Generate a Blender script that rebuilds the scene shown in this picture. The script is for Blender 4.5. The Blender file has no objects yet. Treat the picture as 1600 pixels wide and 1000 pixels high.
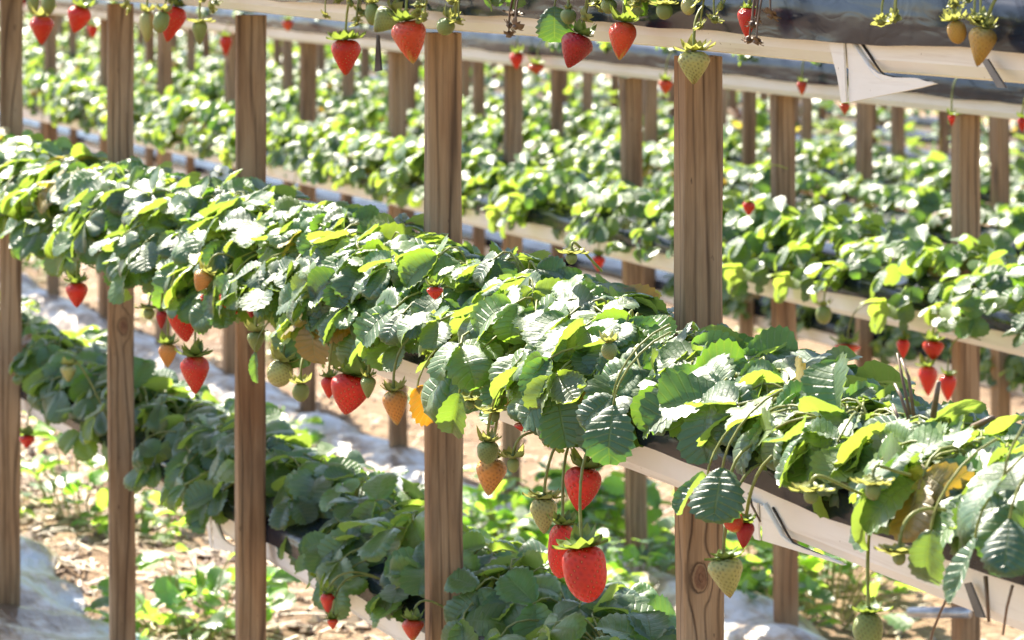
import bpy, math, random
import numpy as np
from mathutils import Vector, Matrix

rnd = random.Random(7)
nr = np.random.default_rng(11)
SC = bpy.context.scene
COL = SC.collection
PI = math.pi

# ------------------------------------------------------------------ camera geometry
TH = math.atan(2040 / 5000)
CT, ST = math.cos(TH), math.sin(TH)
CZ = 1.30                      # eye height over the ground at the first rack

def ray(px, py):
    xc = (px - 800) / 5000
    return xc * CT + ST, CT - xc * ST, -(py + 124) / 5000

def atX(px, py, X):            # point of the vertical plane X = const seen at a photograph pixel
    a, b, c = ray(px, py)
    t = X / a
    return Vector((X, b * t, CZ + c * t)), 5000 / t     # point, pixels per metre

def ground_z(X):
    return -0.068 * (min(max(X, 0.3), 9.0) - 1.35)

def atG(px, py):
    a, b, c = ray(px, py)
    lo, hi = .1, 80
    for _ in range(60):
        m = (lo + hi) / 2
        if CZ + c * m > ground_z(a * m): lo = m
        else: hi = m
    return Vector((a * lo, b * lo, CZ + c * lo))

SUN = Vector((-0.07, 0.66, 0.75)).normalized()

# ------------------------------------------------------------------ node helpers
def new_mat(name):
    m = bpy.data.materials.new(name)
    m.use_nodes = True
    nt = m.node_tree
    b = nt.nodes['Principled BSDF']
    return m, nt, b

def N(nt, typ, **kw):
    n = nt.nodes.new(typ)
    for k, v in kw.items():
        if k.startswith('i_'):
            n.inputs[k[2:].replace('_', ' ')].default_value = v
        else:
            setattr(n, k, v)
    return n

def L(nt, a, b): nt.links.new(a, b)

def math_n(nt, op, a, b=None, c=None, clamp=False):
    n = nt.nodes.new('ShaderNodeMath'); n.operation = op; n.use_clamp = clamp
    for i, v in enumerate((a, b, c)):
        if v is None: continue
        if isinstance(v, (int, float)): n.inputs[i].default_value = v
        else: nt.links.new(v, n.inputs[i])
    return n.outputs[0]

def ramp(nt, fac, stops):
    n = nt.nodes.new('ShaderNodeValToRGB')
    els = n.color_ramp.elements
    while len(els) < len(stops): els.new(0.5)
    for e, (p, c) in zip(els, stops):
        e.position = p; e.color = (*c, 1) if len(c) == 3 else c
    nt.links.new(fac, n.inputs[0])
    return n.outputs[0]

def mixc(nt, fac, a, b, mode='MIX'):
    n = nt.nodes.new('ShaderNodeMix'); n.data_type = 'RGBA'; n.blend_type = mode
    ins = [s for s in n.inputs if s.enabled]
    for s, v in zip((n.inputs[0], n.inputs[6], n.inputs[7]), (fac, a, b)):
        if isinstance(v, (int, float)): s.default_value = v
        elif isinstance(v, tuple): s.default_value = (*v, 1) if len(v) == 3 else v
        else: nt.links.new(v, s)
    return n.outputs[2]

def bump(nt, h, dist, strength=1.0, normal=None):
    n = nt.nodes.new('ShaderNodeBump')
    n.inputs['Distance'].default_value = dist
    n.inputs['Strength'].default_value = strength
    nt.links.new(h, n.inputs['Height'])
    if normal: nt.links.new(normal, n.inputs['Normal'])
    return n.outputs[0]

def noise(nt, vec, scale, detail=4, rough=.55, dist=0):
    n = nt.nodes.new('ShaderNodeTexNoise')
    n.inputs['Scale'].default_value = scale
    n.inputs['Detail'].default_value = detail
    n.inputs['Roughness'].default_value = rough
    n.inputs['Distortion'].default_value = dist
    if vec is not None: nt.links.new(vec, n.inputs['Vector'])
    return n.outputs[0]

def mapping(nt, vec, scale=(1, 1, 1), loc=(0, 0, 0)):
    n = nt.nodes.new('ShaderNodeMapping')
    n.inputs['Scale'].default_value = scale
    n.inputs['Location'].default_value = loc
    nt.links.new(vec, n.inputs['Vector'])
    return n.outputs[0]

def texco(nt, which='Object'):
    return nt.nodes.new('ShaderNodeTexCoord').outputs[which]

# ------------------------------------------------------------------ materials
def leaf_material(name, rough, trans_w, trans_gain):
    m, nt, b = new_mat(name)
    at = N(nt, 'ShaderNodeAttribute', attribute_name='tint')
    uv = texco(nt, 'UV')
    sep = nt.nodes.new('ShaderNodeSeparateXYZ'); L(nt, uv, sep.inputs[0])
    u, v = sep.outputs[0], sep.outputs[1]
    obj = texco(nt, 'Object')
    # side veins at whole v, midrib at u = 0
    fr = math_n(nt, 'ABSOLUTE', math_n(nt, 'SUBTRACT', math_n(nt, 'FRACT', math_n(nt, 'ADD', v, .5)), .5))
    vein = math_n(nt, 'SUBTRACT', 1, math_n(nt, 'MULTIPLY', fr, 6.5), clamp=True)
    mid = math_n(nt, 'SUBTRACT', 1, math_n(nt, 'MULTIPLY', math_n(nt, 'ABSOLUTE', u), 16), clamp=True)
    veins = math_n(nt, 'MAXIMUM', math_n(nt, 'MULTIPLY', vein, .7), mid)
    nz = noise(nt, obj, 45, 3)
    base = mixc(nt, math_n(nt, 'MULTIPLY', nz, .5), at.outputs['Color'], (.9, 1, .75), 'MULTIPLY')
    base = mixc(nt, math_n(nt, 'MULTIPLY', veins, .22), base, (.20, .28, .07))
    geo = nt.nodes.new('ShaderNodeNewGeometry')
    under = mixc(nt, .45, base, (.17, .23, .10))
    col = mixc(nt, geo.outputs['Backfacing'], base, under)
    L(nt, col, b.inputs['Base Color'])
    rg = math_n(nt, 'ADD', math_n(nt, 'MULTIPLY', geo.outputs['Backfacing'], .25), rough)
    L(nt, rg, b.inputs['Roughness'])
    b.inputs['IOR'].default_value = 1.5
    b.inputs['Specular IOR Level'].default_value = 1.0
    b.inputs['Coat Weight'].default_value = .65
    b.inputs['Coat Roughness'].default_value = .40
    b.inputs['Sheen Weight'].default_value = .12
    b.inputs['Sheen Roughness'].default_value = .45
    b.inputs['Sheen Tint'].default_value = (.95, 1, .93, 1)
    hgt = math_n(nt, 'SUBTRACT', math_n(nt, 'MULTIPLY', noise(nt, obj, 260, 3), .6), math_n(nt, 'MULTIPLY', veins, 1.0))
    L(nt, bump(nt, hgt, .0014, .75), b.inputs['Normal'])
    tr = nt.nodes.new('ShaderNodeBsdfTranslucent')
    tc = mixc(nt, 1.0, col, trans_gain, 'MULTIPLY')
    tc = mixc(nt, math_n(nt, 'MULTIPLY', veins, .25), tc, (.10, .16, .02))
    L(nt, tc, tr.inputs['Color'])
    mx = nt.nodes.new('ShaderNodeMixShader'); mx.inputs[0].default_value = trans_w
    L(nt, b.outputs[0], mx.inputs[1]); L(nt, tr.outputs[0], mx.inputs[2])
    L(nt, mx.outputs[0], nt.nodes['Material Output'].inputs[0])
    return m

M = {}
M['leaf'] = leaf_material('leaf', .47, .43, (3.3, 2.9, .95))
M['weed'] = leaf_material('weed_leaf', .45, .5, (4.2, 3.8, 1.2))

def attr_mat(name, rough, sss=0, spec=.5, bscale=0):
    m, nt, b = new_mat(name)
    at = N(nt, 'ShaderNodeAttribute', attribute_name='tint')
    obj = texco(nt, 'Object')
    nz = noise(nt, obj, 90, 3)
    c = mixc(nt, math_n(nt, 'MULTIPLY', nz, .55), at.outputs['Color'], (.75, .75, .75), 'MULTIPLY')
    L(nt, c, b.inputs['Base Color'])
    b.inputs['Roughness'].default_value = rough
    b.inputs['Specular IOR Level'].default_value = spec
    if sss:
        b.inputs['Subsurface Weight'].default_value = sss
        b.inputs['Subsurface Radius'].default_value = (1, .35, .18)
        b.inputs['Subsurface Scale'].default_value = .012
    L(nt, bump(nt, noise(nt, obj, 600, 2), .0006, .6), b.inputs['Normal'])
    return m
M['berry'] = attr_mat('berry_flesh', .19, .22, .5)
M['seed'] = attr_mat('berry_seed', .45)

def thin_green(name, col, tw=.3, tcol=(.35, .45, .06)):
    m, nt, b = new_mat(name)
    obj = texco(nt, 'Object')
    nz = noise(nt, obj, 120, 3)
    c = ramp(nt, nz, [(.3, tuple(x * .7 for x in col)), (.7, tuple(x * 1.25 for x in col))])
    L(nt, c, b.inputs['Base Color'])
    b.inputs['Roughness'].default_value = .45
    if tw:
        tr = nt.nodes.new('ShaderNodeBsdfTranslucent'); tr.inputs[0].default_value = (*tcol, 1)
        mx = nt.nodes.new('ShaderNodeMixShader'); mx.inputs[0].default_value = tw
        L(nt, b.outputs[0], mx.inputs[1]); L(nt, tr.outputs[0], mx.inputs[2])
        L(nt, mx.outputs[0], nt.nodes['Material Output'].inputs[0])
    return m
M['stem'] = thin_green('stem', (.26, .28, .075), .25, (.4, .4, .08))
M['calyx'] = thin_green('calyx', (.10, .17, .045), .35)
M['calyx_pale'] = thin_green('calyx_pale', (.24, .27, .08), .4, (.5, .5, .12))
M['dry'] = thin_green('dry_stalk', (.14, .085, .05), 0)
M['petal'] = thin_green('petal', (.75, .75, .7), .3, (.8, .8, .7))

def wood_material(name, knot=None):
    m, nt, b = new_mat(name)
    obj = texco(nt, 'Object')
    rn = nt.nodes.new('ShaderNodeObjectInfo').outputs['Random']
    sep = nt.nodes.new('ShaderNodeSeparateXYZ'); L(nt, obj, sep.inputs[0])
    x, y, z = sep.outputs
    off = math_n(nt, 'MULTIPLY', rn, 37)
    comb = nt.nodes.new('ShaderNodeCombineXYZ')
    L(nt, math_n(nt, 'ADD', x, off), comb.inputs[0]); L(nt, math_n(nt, 'ADD', y, off), comb.inputs[1]); L(nt, z, comb.inputs[2])
    co = comb.outputs[0]
    warp = noise(nt, mapping(nt, co, (14, 14, 1.6)), 1.0, 2)
    fx = math_n(nt, 'ADD', math_n(nt, 'MULTIPLY', math_n(nt, 'ADD', x, math_n(nt, 'MULTIPLY', y, .6)), 430),
                math_n(nt, 'MULTIPLY', warp, 30))
    if knot:
        kx, kz = knot
        dx = math_n(nt, 'SUBTRACT', x, kx); dz = math_n(nt, 'MULTIPLY', math_n(nt, 'SUBTRACT', z, kz), .55)
        d = math_n(nt, 'SQRT', math_n(nt, 'ADD', math_n(nt, 'MULTIPLY', dx, dx), math_n(nt, 'MULTIPLY', dz, dz)))
        d = math_n(nt, 'ADD', d, math_n(nt, 'MULTIPLY', math_n(nt, 'SUBTRACT', noise(nt, obj, 70, 3), .5), .006))
        g = math_n(nt, 'EXPONENT', math_n(nt, 'MULTIPLY', math_n(nt, 'MULTIPLY', d, d), -4200))
        fx = math_n(nt, 'ADD', math_n(nt, 'MULTIPLY', fx, math_n(nt, 'SUBTRACT', 1, g)),
                    math_n(nt, 'MULTIPLY', math_n(nt, 'MULTIPLY', d, 900), g))
    ln = math_n(nt, 'SINE', fx)
    line = math_n(nt, 'POWER', math_n(nt, 'ADD', math_n(nt, 'MULTIPLY', ln, .5), .5), 9)
    line = math_n(nt, 'MULTIPLY', line, math_n(nt, 'MULTIPLY', math_n(nt, 'SUBTRACT', noise(nt, mapping(nt, co, (60, 60, 5), (3, 1, 2)), 1.0, 3), .25), 3.2, clamp=True))
    fib = noise(nt, mapping(nt, co, (420, 420, 9)), 1.0, 4, .6)
    blot = noise(nt, mapping(nt, co, (12, 12, 3)), 1.0, 4)
    c = ramp(nt, blot, [(.28, (.32, .165, .075)), (.5, (.44, .29, .16)), (.72, (.48, .365, .24))])
    c = mixc(nt, math_n(nt, 'MULTIPLY', line, .9), c, (.11, .065, .035))
    c = mixc(nt, math_n(nt, 'MULTIPLY', fib, .8), c, (.40, .35, .31), 'MULTIPLY')
    stain = ramp(nt, noise(nt, mapping(nt, co, (22, 22, 2.2), (5, 3, 1)), 1.0, 5, .65), [(.36, (.50, .46, .44)), (.52, (1, 1, 1)), (.70, (1.12, 1.1, 1.06))])
    c = mixc(nt, .85, c, stain, 'MULTIPLY')
    spots = noise(nt, mapping(nt, co, (160, 160, 60)), 1.0, 2)
    sp = math_n(nt, 'MULTIPLY', math_n(nt, 'SUBTRACT', spots, .70), 9, clamp=True)
    c = mixc(nt, sp, c, (.07, .04, .025))
    hn = math_n(nt, 'ADD', math_n(nt, 'MULTIPLY', fib, .8), math_n(nt, 'MULTIPLY', line, -.6))
    if knot:
        k = math_n(nt, 'SUBTRACT', 1, math_n(nt, 'MULTIPLY', math_n(nt, 'SUBTRACT', d, .0055), 600), clamp=True)
        kc = ramp(nt, noise(nt, obj, 150, 3), [(.35, (.10, .045, .025)), (.7, (.22, .11, .06))])
        c = mixc(nt, math_n(nt, 'MULTIPLY', k, .85), c, kc)
        ring = math_n(nt, 'SUBTRACT', 1, math_n(nt, 'MULTIPLY', math_n(nt, 'ABSOLUTE', math_n(nt, 'SUBTRACT', d, .0085)), 1100), clamp=True)
        c = mixc(nt, math_n(nt, 'MULTIPLY', math_n(nt, 'MULTIPLY', ring, .6), blot), c, (.06, .03, .02))
    L(nt, c, b.inputs['Base Color'])
    b.inputs['Roughness'].default_value = .78
    b.inputs['Specular IOR Level'].default_value = .3
    L(nt, bump(nt, hn, .0012, .9), b.inputs['Normal'])
    return m
M['wood'] = wood_material('weathered_wood')

def plastic_white():
    m, nt, b = new_mat('white_plastic')
    obj = texco(nt, 'Object')
    n1 = noise(nt, mapping(nt, obj, (3, 3, 8)), 1.0, 5, .6)
    c = ramp(nt, n1, [(.3, (.74, .70, .63)), (.5, (.81, .79, .74)), (.7, (.84, .83, .79))])
    n2 = noise(nt, mapping(nt, obj, (30, 4, 90)), 1.0, 4, .65)
    dirt = math_n(nt, 'MULTIPLY', math_n(nt, 'SUBTRACT', n2, .58), 4, clamp=True)
    c = mixc(nt, math_n(nt, 'MULTIPLY', dirt, .55), c, (.42, .33, .24))
    sp = math_n(nt, 'MULTIPLY', math_n(nt, 'SUBTRACT', noise(nt, obj, 190, 2), .735), 20, clamp=True)
    c = mixc(nt, math_n(nt, 'MULTIPLY', sp, .7), c, (.16, .11, .07))
    L(nt, c, b.inputs['Base Color'])
    b.inputs['Roughness'].default_value = .42
    L(nt, bump(nt, noise(nt, mapping(nt, obj, (20, 6, 40)), 1.0, 3), .002, .5), b.inputs['Normal'])
    return m
M['plastic'] = plastic_white()

def film_black():
    m, nt, b = new_mat('black_film')
    obj = texco(nt, 'Object')
    n1 = noise(nt, mapping(nt, obj, (25, 6, 25)), 1.0, 4)
    c = ramp(nt, n1, [(.35, (.006, .010, .019)), (.75, (.014, .021, .034))])
    L(nt, c, b.inputs['Base Color'])
    L(nt, ramp(nt, n1, [(.3, (.14,) * 3), (.7, (.28,) * 3)]), b.inputs['Roughness'])
    b.inputs['Specular IOR Level'].default_value = .22
    h = noise(nt, mapping(nt, obj, (35, 6, 50)), 1.0, 1, .4, .3)
    h2 = math_n(nt, 'ABSOLUTE', math_n(nt, 'SUBTRACT', noise(nt, mapping(nt, obj, (24, 16, 45)), 1.0, 2, .5, .8), .5))
    h = math_n(nt, 'ADD', h, math_n(nt, 'MULTIPLY', h2, .3))
    L(nt, bump(nt, h, .008, .45), b.inputs['Normal'])
    return m
M['film'] = film_black()

def mulch_mat(name='white_mulch_film', hi=(.52, .55, .58)):
    m, nt, b = new_mat(name)
    obj = texco(nt, 'Object')
    n1 = noise(nt, obj, 5, 5, .6)
    n1 = math_n(nt, 'ADD', math_n(nt, 'MULTIPLY', n1, .7), math_n(nt, 'MULTIPLY', noise(nt, mapping(nt, obj, (22, 9, 22)), 1.0, 4, .6), .3))
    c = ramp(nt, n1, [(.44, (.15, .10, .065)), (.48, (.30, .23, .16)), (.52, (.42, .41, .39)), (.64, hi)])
    L(nt, c, b.inputs['Base Color'])
    b.inputs['Roughness'].default_value = .35
    L(nt, bump(nt, noise(nt, mapping(nt, obj, (30, 9, 30)), 1.0, 4), .02, .7), b.inputs['Normal'])
    return m
M['mulch'] = mulch_mat()

def ground_mat():
    m, nt, b = new_mat('strawy_soil')
    obj = texco(nt, 'Object')
    n1 = noise(nt, obj, 3.0, 6, .65)
    n2 = noise(nt, obj, 38, 5, .7)
    c = ramp(nt, n1, [(.3, (.18, .115, .068)), (.5, (.34, .235, .145)), (.7, (.44, .325, .21))])
    c2 = ramp(nt, n2, [(.3, (.30, .22, .15)), (.5, (.8, .7, .58)), (.7, (1, 1, .95))])
    c = mixc(nt, .8, c, c2, 'MULTIPLY')
    L(nt, c, b.inputs['Base Color'])
    b.inputs['Roughness'].default_value = .9
    L(nt, bump(nt, n2, .03, .9), b.inputs['Normal'])
    return m
M['soil'] = ground_mat()

def plain(name, col, rough, metal=0, nscale=40):
    m, nt, b = new_mat(name)
    obj = texco(nt, 'Object')
    c = ramp(nt, noise(nt, obj, nscale, 4), [(.3, tuple(x * .65 for x in col)), (.7, tuple(min(1, x * 1.3) for x in col))])
    L(nt, c, b.inputs['Base Color'])
    b.inputs['Roughness'].default_value = rough
    b.inputs['Metallic'].default_value = metal
    return m
M['straw'] = attr_mat('straw', .6)
M['metal'] = plain('galvanised_metal', (.45, .47, .5), .4, .8, 60)
M['strap'] = plain('grey_strap', (.13, .12, .115), .5)
M['dark'] = plain('dark_rubber', (.035, .03, .03), .6)
M['seam'] = plain('seam_gap', (.05, .04, .032), .9)

# ------------------------------------------------------------------ mesh building
class MB:
    """collects vertices, faces, uv, colours, material slots and links them as one mesh object"""
    def __init__(s):
        s.v, s.f, s.c, s.u, s.mi, s.n = [], [], [], [], [], 0
    def add(s, V, F, col=(.5, .5, .5), uv=None, mi=0):
        V = np.asarray(V, float).reshape(-1, 3)
        s.v.append(V)
        off = s.n
        for f in F: s.f.append([i + off for i in f])
        s.mi += [mi] * len(F)
        col = np.asarray(col, float)
        s.c.append(np.tile(col, (len(V), 1)) if col.ndim == 1 else col)
        s.u.append(np.zeros((len(V), 2)) if uv is None else uv)
        s.n += len(V)
    def mesh(s, name, mats, smooth=True, attrs=True):
        me = bpy.data.meshes.new(name)
        V = np.concatenate(s.v)
        me.from_pydata(V.tolist(), [], s.f)
        if attrs:
            C = np.concatenate(s.c)
            a = me.color_attributes.new('tint', 'FLOAT_COLOR', 'POINT')
            a.data.foreach_set('color', np.concatenate([C, np.ones((len(C), 1))], 1).ravel())
            U = np.concatenate(s.u)
            lay = me.uv_layers.new(name='UVMap')
            li = np.empty(len(me.loops), dtype=np.int32); me.loops.foreach_get('vertex_index', li)
            lay.data.foreach_set('uv', U[li].ravel())
        for m in (mats if isinstance(mats, (list, tuple)) else [mats]): me.materials.append(m)
        if max(s.mi, default=0) > 0:
            me.polygons.foreach_set('material_index', s.mi)
        me.polygons.foreach_set('use_smooth', [smooth] * len(me.polygons))
        me.update()
        return me

def link(name, me, parent=None, loc=None):
    o = bpy.data.objects.new(name, me)
    COL.objects.link(o)
    if parent is not None: o.parent = parent
    if loc is not None: o.location = loc
    return o

def tag(o, label=None, cat=None, group=None, kind=None):
    if label: o['label'] = label
    if cat: o['category'] = cat
    if group: o['group'] = group
    if kind: o['kind'] = kind
    return o

def empty(name, loc):
    o = bpy.data.objects.new(name, None)
    COL.objects.link(o); o.location = loc
    o.empty_display_size = .02
    return o

def tube(mb, pts, r0, r1=None, sides=6, col=(.5, .5, .5), mi=0, cap=True):
    r1 = r0 if r1 is None else r1
    P = [Vector(p) for p in pts]
    n = len(P)
    V = []
    up = Vector((.31, .17, .93))
    for i, p in enumerate(P):
        d = (P[min(i + 1, n - 1)] - P[max(i - 1, 0)])
        if d.length < 1e-9: d = Vector((0, 0, 1))
        d.normalize()
        a = d.cross(up)
        if a.length < .05: a = d.cross(Vector((1, 0, 0)))
        a.normalize(); b = d.cross(a)
        r = r0 + (r1 - r0) * i / (n - 1)
        for k in range(sides):
            t = 2 * PI * k / sides
            V.append(p + a * (r * math.cos(t)) + b * (r * math.sin(t)))
    F = []
    for i in range(n - 1):
        for k in range(sides):
            k2 = (k + 1) % sides
            F.append((i * sides + k, i * sides + k2, (i + 1) * sides + k2, (i + 1) * sides + k))
    if cap:
        F.append(tuple(range(sides - 1, -1, -1)))
        F.append(tuple((n - 1) * sides + k for k in range(sides)))
    mb.add([tuple(v) for v in V], F, col, None, mi)

def bez(p0, p1, p2, p3, n):
    out = []
    for i in range(n + 1):
        t = i / n; s = 1 - t
        out.append(p0 * (s ** 3) + p1 * (3 * s * s * t) + p2 * (3 * s * t * t) + p3 * (t ** 3))
    return out

# ------------------------------------------------------------------ leaflets
def leaflet_template(teeth, cols):
    """rows run like side veins from the midrib out to the toothed margin; x across, y along, unit length"""
    R = 2 * teeth + 1
    V, U, S, T = [], [], [], []
    for i in range(R):
        s = i / (R - 1)
        ph = PI * (0.02 + .98 * s)
        wide = .47 * (math.sin(ph) ** .85) * (1 + .16 * math.cos(ph + PI * .0) * -1)
        oy = .5 - .5 * math.cos(ph)
        oy = oy ** .86
        my = .93 * (s ** 1.08)
        if i == R - 1: wide, oy, my = 0.0, .985, .95
        notch = 1.0 if i % 2 == 1 or s < .12 else .865
        for j in range(-cols, cols + 1):
            t = j / cols
            a = abs(t)
            k = a * (notch if a > .99 else 1)
            x = math.copysign(wide * k, t) if a > 0 else 0
            y = my + (oy - my) * k
            V.append((x, y, 0)); U.append((t, s * teeth)); S.append(i); T.append(t)
    C = 2 * cols + 1
    F = [(i * C + j, i * C + j + 1, (i + 1) * C + j + 1, (i + 1) * C + j) for i in range(R - 1) for j in range(C - 1)]
    return np.array(V), F, np.array(U), np.array(S), np.array(T)

TPL = {'hi': leaflet_template(9, 4), 'mid': leaflet_template(6, 2), 'lo': leaflet_template(2, 1)}

def rot_from(d, n):
    d = d / (np.linalg.norm(d) + 1e-9)
    x = np.cross(d, n); x /= (np.linalg.norm(x) + 1e-9)
    z = np.cross(x, d)
    return np.stack([x, d, z], 1)        # columns

def add_leaflet(mb, res, base, d, n, size, col, fold, arch, pleat=.02, width=1.0):
    V, F, U, S, T = TPL[res]
    P = V.copy()
    P[:, 0] *= width
    x, y = P[:, 0], P[:, 1]
    a = np.abs(T)
    z = fold * np.abs(x) - .35 * fold * x * x * 2
    z = z + np.where(S % 2 == 1, -1, 1) * pleat * np.sin(np.clip(a, 0, 1) * PI * .8)
    ph = nr.uniform(0, 6.28)
    z = z + .035 * np.sin(y * 5 + ph + x * 4) * (a + .2)
    if res == 'hi':
        q = nr.uniform(0, 6.28, 4)
        z = z + .011 * np.sin(x * 17 + q[0]) * np.sin(y * 15 + q[1]) + .008 * np.sin(x * 29 + y * 11 + q[2]) * np.sin(y * 31 + q[3])
        z = z + nr.normal(-.02, .07) * a ** 4 + nr.normal(-.04, .07) * np.clip((y - .6) / .4, 0, 1) ** 2
    # arch along the length: bend about x
    k = arch
    if abs(k) > 1e-3:
        yy = np.sin(k * y) / k
        zz = -(1 - np.cos(k * y)) / k
        P[:, 1] = yy + z * np.sin(k * y)
        P[:, 2] = zz + z * np.cos(k * y)
    else:
        P[:, 2] = z
    Rm = rot_from(np.asarray(d, float), np.asarray(n, float))
    W = (P * size) @ Rm.T + np.asarray(base, float)
    mb.add(W, F, col, U)

GREENS = [((.042, .104, .024), 5), ((.062, .138, .028), 5), ((.088, .165, .030), 3), ((.115, .180, .040), 1.2), ((.24, .165, .03), .2), ((.17, .08, .035), .12)]
def leaf_colour(old=1.0):
    w = [g[1] * (old if i >= 4 else (1 if old < 3 or i < 2 else 1.8)) for i, g in enumerate(GREENS)]
    c = np.array(rnd.choices([g[0] for g in GREENS], w)[0])
    return c * rnd.uniform(.8, 1.25)

def unit(v): return v / (np.linalg.norm(v) + 1e-9)

def add_leaf(mb, st, res, crown, base, d, n, size, col, stem_r=.0011):
    """a trifoliate leaf at the end of an arching stalk"""
    d = unit(d - n * np.dot(d, n)); x = np.cross(d, n)
    for ang, sc, gap in ((0, 1.0, .12), (rnd.uniform(1.05, 1.35), .9, .03), (-rnd.uniform(1.05, 1.35), .9, .03)):
        dd = d * math.cos(ang) + x * math.sin(ang)
        nn = unit(n + nr.normal(0, .16, 3) + dd * rnd.uniform(.0, .25))
        dd = unit(dd - nn * np.dot(dd, nn))
        fold = rnd.uniform(.05, .6)
        arch = rnd.uniform(.1, 1.1)
        cc = col * rnd.uniform(.88, 1.12)
        add_leaflet(mb, res, base + dd * size * gap, dd, nn, size * sc * rnd.uniform(.9, 1.08), cc, fold, arch,
                    rnd.uniform(.002, .009), rnd.uniform(.9, 1.1))
    if st is not None:
        c, b = Vector(crown), Vector(base)
        hd = Vector((b.x - c.x, b.y - c.y, 0))
        p1 = c + Vector((0, 0, max(.03, (b.z - c.z) * .7))) + hd * .15
        p2 = b - Vector(d) * .03 + Vector((0, 0, .012))
        tube(st, bez(c, p1, p2, b + Vector(d) * size * .08, 7), stem_r * 1.25, stem_r, 5, cap=False)

def plant_parts(res, n, front, back, along, H, size, droop=.05, stems=True, reject=None, old=1.0, young=.0):
    lf, st = MB(), (MB() if stems else None)
    made = 0; tries = 0
    while made < n and tries < n * 4:
        tries += 1
        az = rnd.uniform(0, 2 * PI)
        rho = math.sqrt(rnd.uniform(.02, 1))
        cx, cy = math.cos(az), math.sin(az)
        bx = cx * rho * (back if cx > 0 else front)
        by = cy * rho * along
        h = H * (1 - .62 * rho * rho) * rnd.uniform(.6, 1.08)
        if cx < -.2 and rho > .62:
            h = rnd.uniform(-droop, H * .45)
        base = np.array([bx, by, h])
        if reject and reject(base): continue
        out = np.array([cx, cy, 0])
        n_ = unit(out * (.1 + .5 * rho) + np.array([-.26, -.12, 1.05]) + nr.normal(0, .29, 3))
        ang = az + rnd.gauss(0, .7)
        d = np.array([math.cos(ang), math.sin(ang), rnd.uniform(-.25, .25) - .16 * rho])
        add_leaf(lf, st, res, (rnd.uniform(-.012, .012), rnd.uniform(-.012, .012), 0), base, d, n_,
                 size * rnd.uniform(.68, 1.12), leaf_colour(old))
        made += 1
    return lf, st

# ------------------------------------------------------------------ berries
def berry_mesh(kind, seed, res=(60, 46), seeds=170):
    r = random.Random(seed); g = np.random.default_rng(seed)
    nu, nv = res
    m0, pw, qw = {'cone': (.30, 1.22, .86), 'wedge': (.30, 1.6, .9), 'long': (.33, 1.5, .75), 'round': (.45, 2.0, .55), 'blunt': (.32, 2.9, .62)}[kind['shape']]
    m0 += r.uniform(-.03, .03); pw *= r.uniform(.94, 1.08)
    def prof(h):
        if h < m0: return max(0, 1 - ((m0 - h) / m0) ** 2.3) ** .5
        return max(0, 1 - ((h - m0) / (1 - m0)) ** pw) ** qw
    pts, prm = [], []
    for i in range(nv + 1):
        t = i / nv
        ph = PI * t
        zz = math.cos(ph)
        rr = prof(.5 - .5 * zz)
        for j in range(nu):
            a = 2 * PI * j / nu
            pts.append((rr * math.cos(a), rr * math.sin(a), zz)); prm.append((t, a))
    P = np.array(pts); prm = np.array(prm)
    lump = (1 + r.uniform(.03, .075) * np.sin(prm[:, 1] * 2 + r.uniform(0, 6)) * np.sin(prm[:, 0] * PI)
            + .03 * np.sin(prm[:, 1] * 3 + 4 * prm[:, 0] + r.uniform(0, 6)))
    P[:, 0] *= lump; P[:, 1] *= lump
    P[:, 2] += .12 * np.exp(-((P[:, 0] ** 2 + P[:, 1] ** 2) / .12)) * (prm[:, 0] < .5) * -1   # hollow under the calyx
    # achenes on a golden spiral
    S = []
    for k in range(seeds):
        z = 1 - 2 * (k + .8) / seeds
        z = max(-.99, min(.93, z))
        t = math.acos(z) / PI
        a = k * 2.399963
        f = t * nv; i = min(int(f), nv - 1)
        rr = prof(.5 - .5 * z)
        S.append((rr * math.cos(a), rr * math.sin(a), z))
    S = np.array(S)
    # follow the lumps: nearest vertex
    D = ((P[:, None, :] - S[None]) ** 2).sum(2)
    nearest = D.argmin(0)
    S = S * (np.linalg.norm(P[nearest], axis=1) / (np.linalg.norm(S, axis=1) + 1e-9))[:, None]
    dmin = np.sqrt(((P[:, None, :] - S[None]) ** 2).sum(2).min(1))
    C0 = np.array(kind['col']); Ct = np.array(kind.get('tip', kind['col'])); Cs = np.array(kind.get('top', kind['col']))
    t = prm[:, 0:1]
    a = prm[:, 1:2]
    wob = .07 * np.sin(a * 3 + 1.3) + .05 * np.sin(a * 5 + t * 9)
    wt = np.clip((t + wob - .68) / .22, 0, 1); ws = np.clip((.27 + wob - t) / .2, 0, 1)
    C = C0 * (1 - wt) + Ct * wt
    C = C * (1 - ws) + Cs * ws
    C = C * (1 + .18 * np.sin(a * 2 + r.uniform(0, 6)) * np.sin(t * 5 + r.uniform(0, 6)))
    pit = np.exp(-(dmin / .052) ** 2)[:, None]
    nrm = P / (np.linalg.norm(P, axis=1, keepdims=True) + 1e-9)
    P = P - nrm * pit * .095
    C = C * (1 - pit * kind.get('pit', .12))
    F = []
    for i in range(nv):
        for j in range(nu):
            j2 = (j + 1) % nu
            F.append((i * nu + j, (i + 1) * nu + j, (i + 1) * nu + j2, i * nu + j2))
    mb = MB(); mb.add(P, F, C)
    sc = np.array(kind.get('seed', (.45, .33, .08)))
    for s in S:
        n = unit(s * np.array([1, 1, .6])); 
        up = np.array([0, 0, -1.0]); d = unit(up - n * np.dot(up, n) + 1e-6); x = np.cross(d, n)
        c = s - n * .060
        V = [c + d * .040, c + x * .023, c - d * .034, c - x * .023, c + n * .022]
        mb.add(np.array(V), [(0, 1, 4), (1, 2, 4), (2, 3, 4), (3, 0, 4)], sc, None, 1)
    return mb

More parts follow.
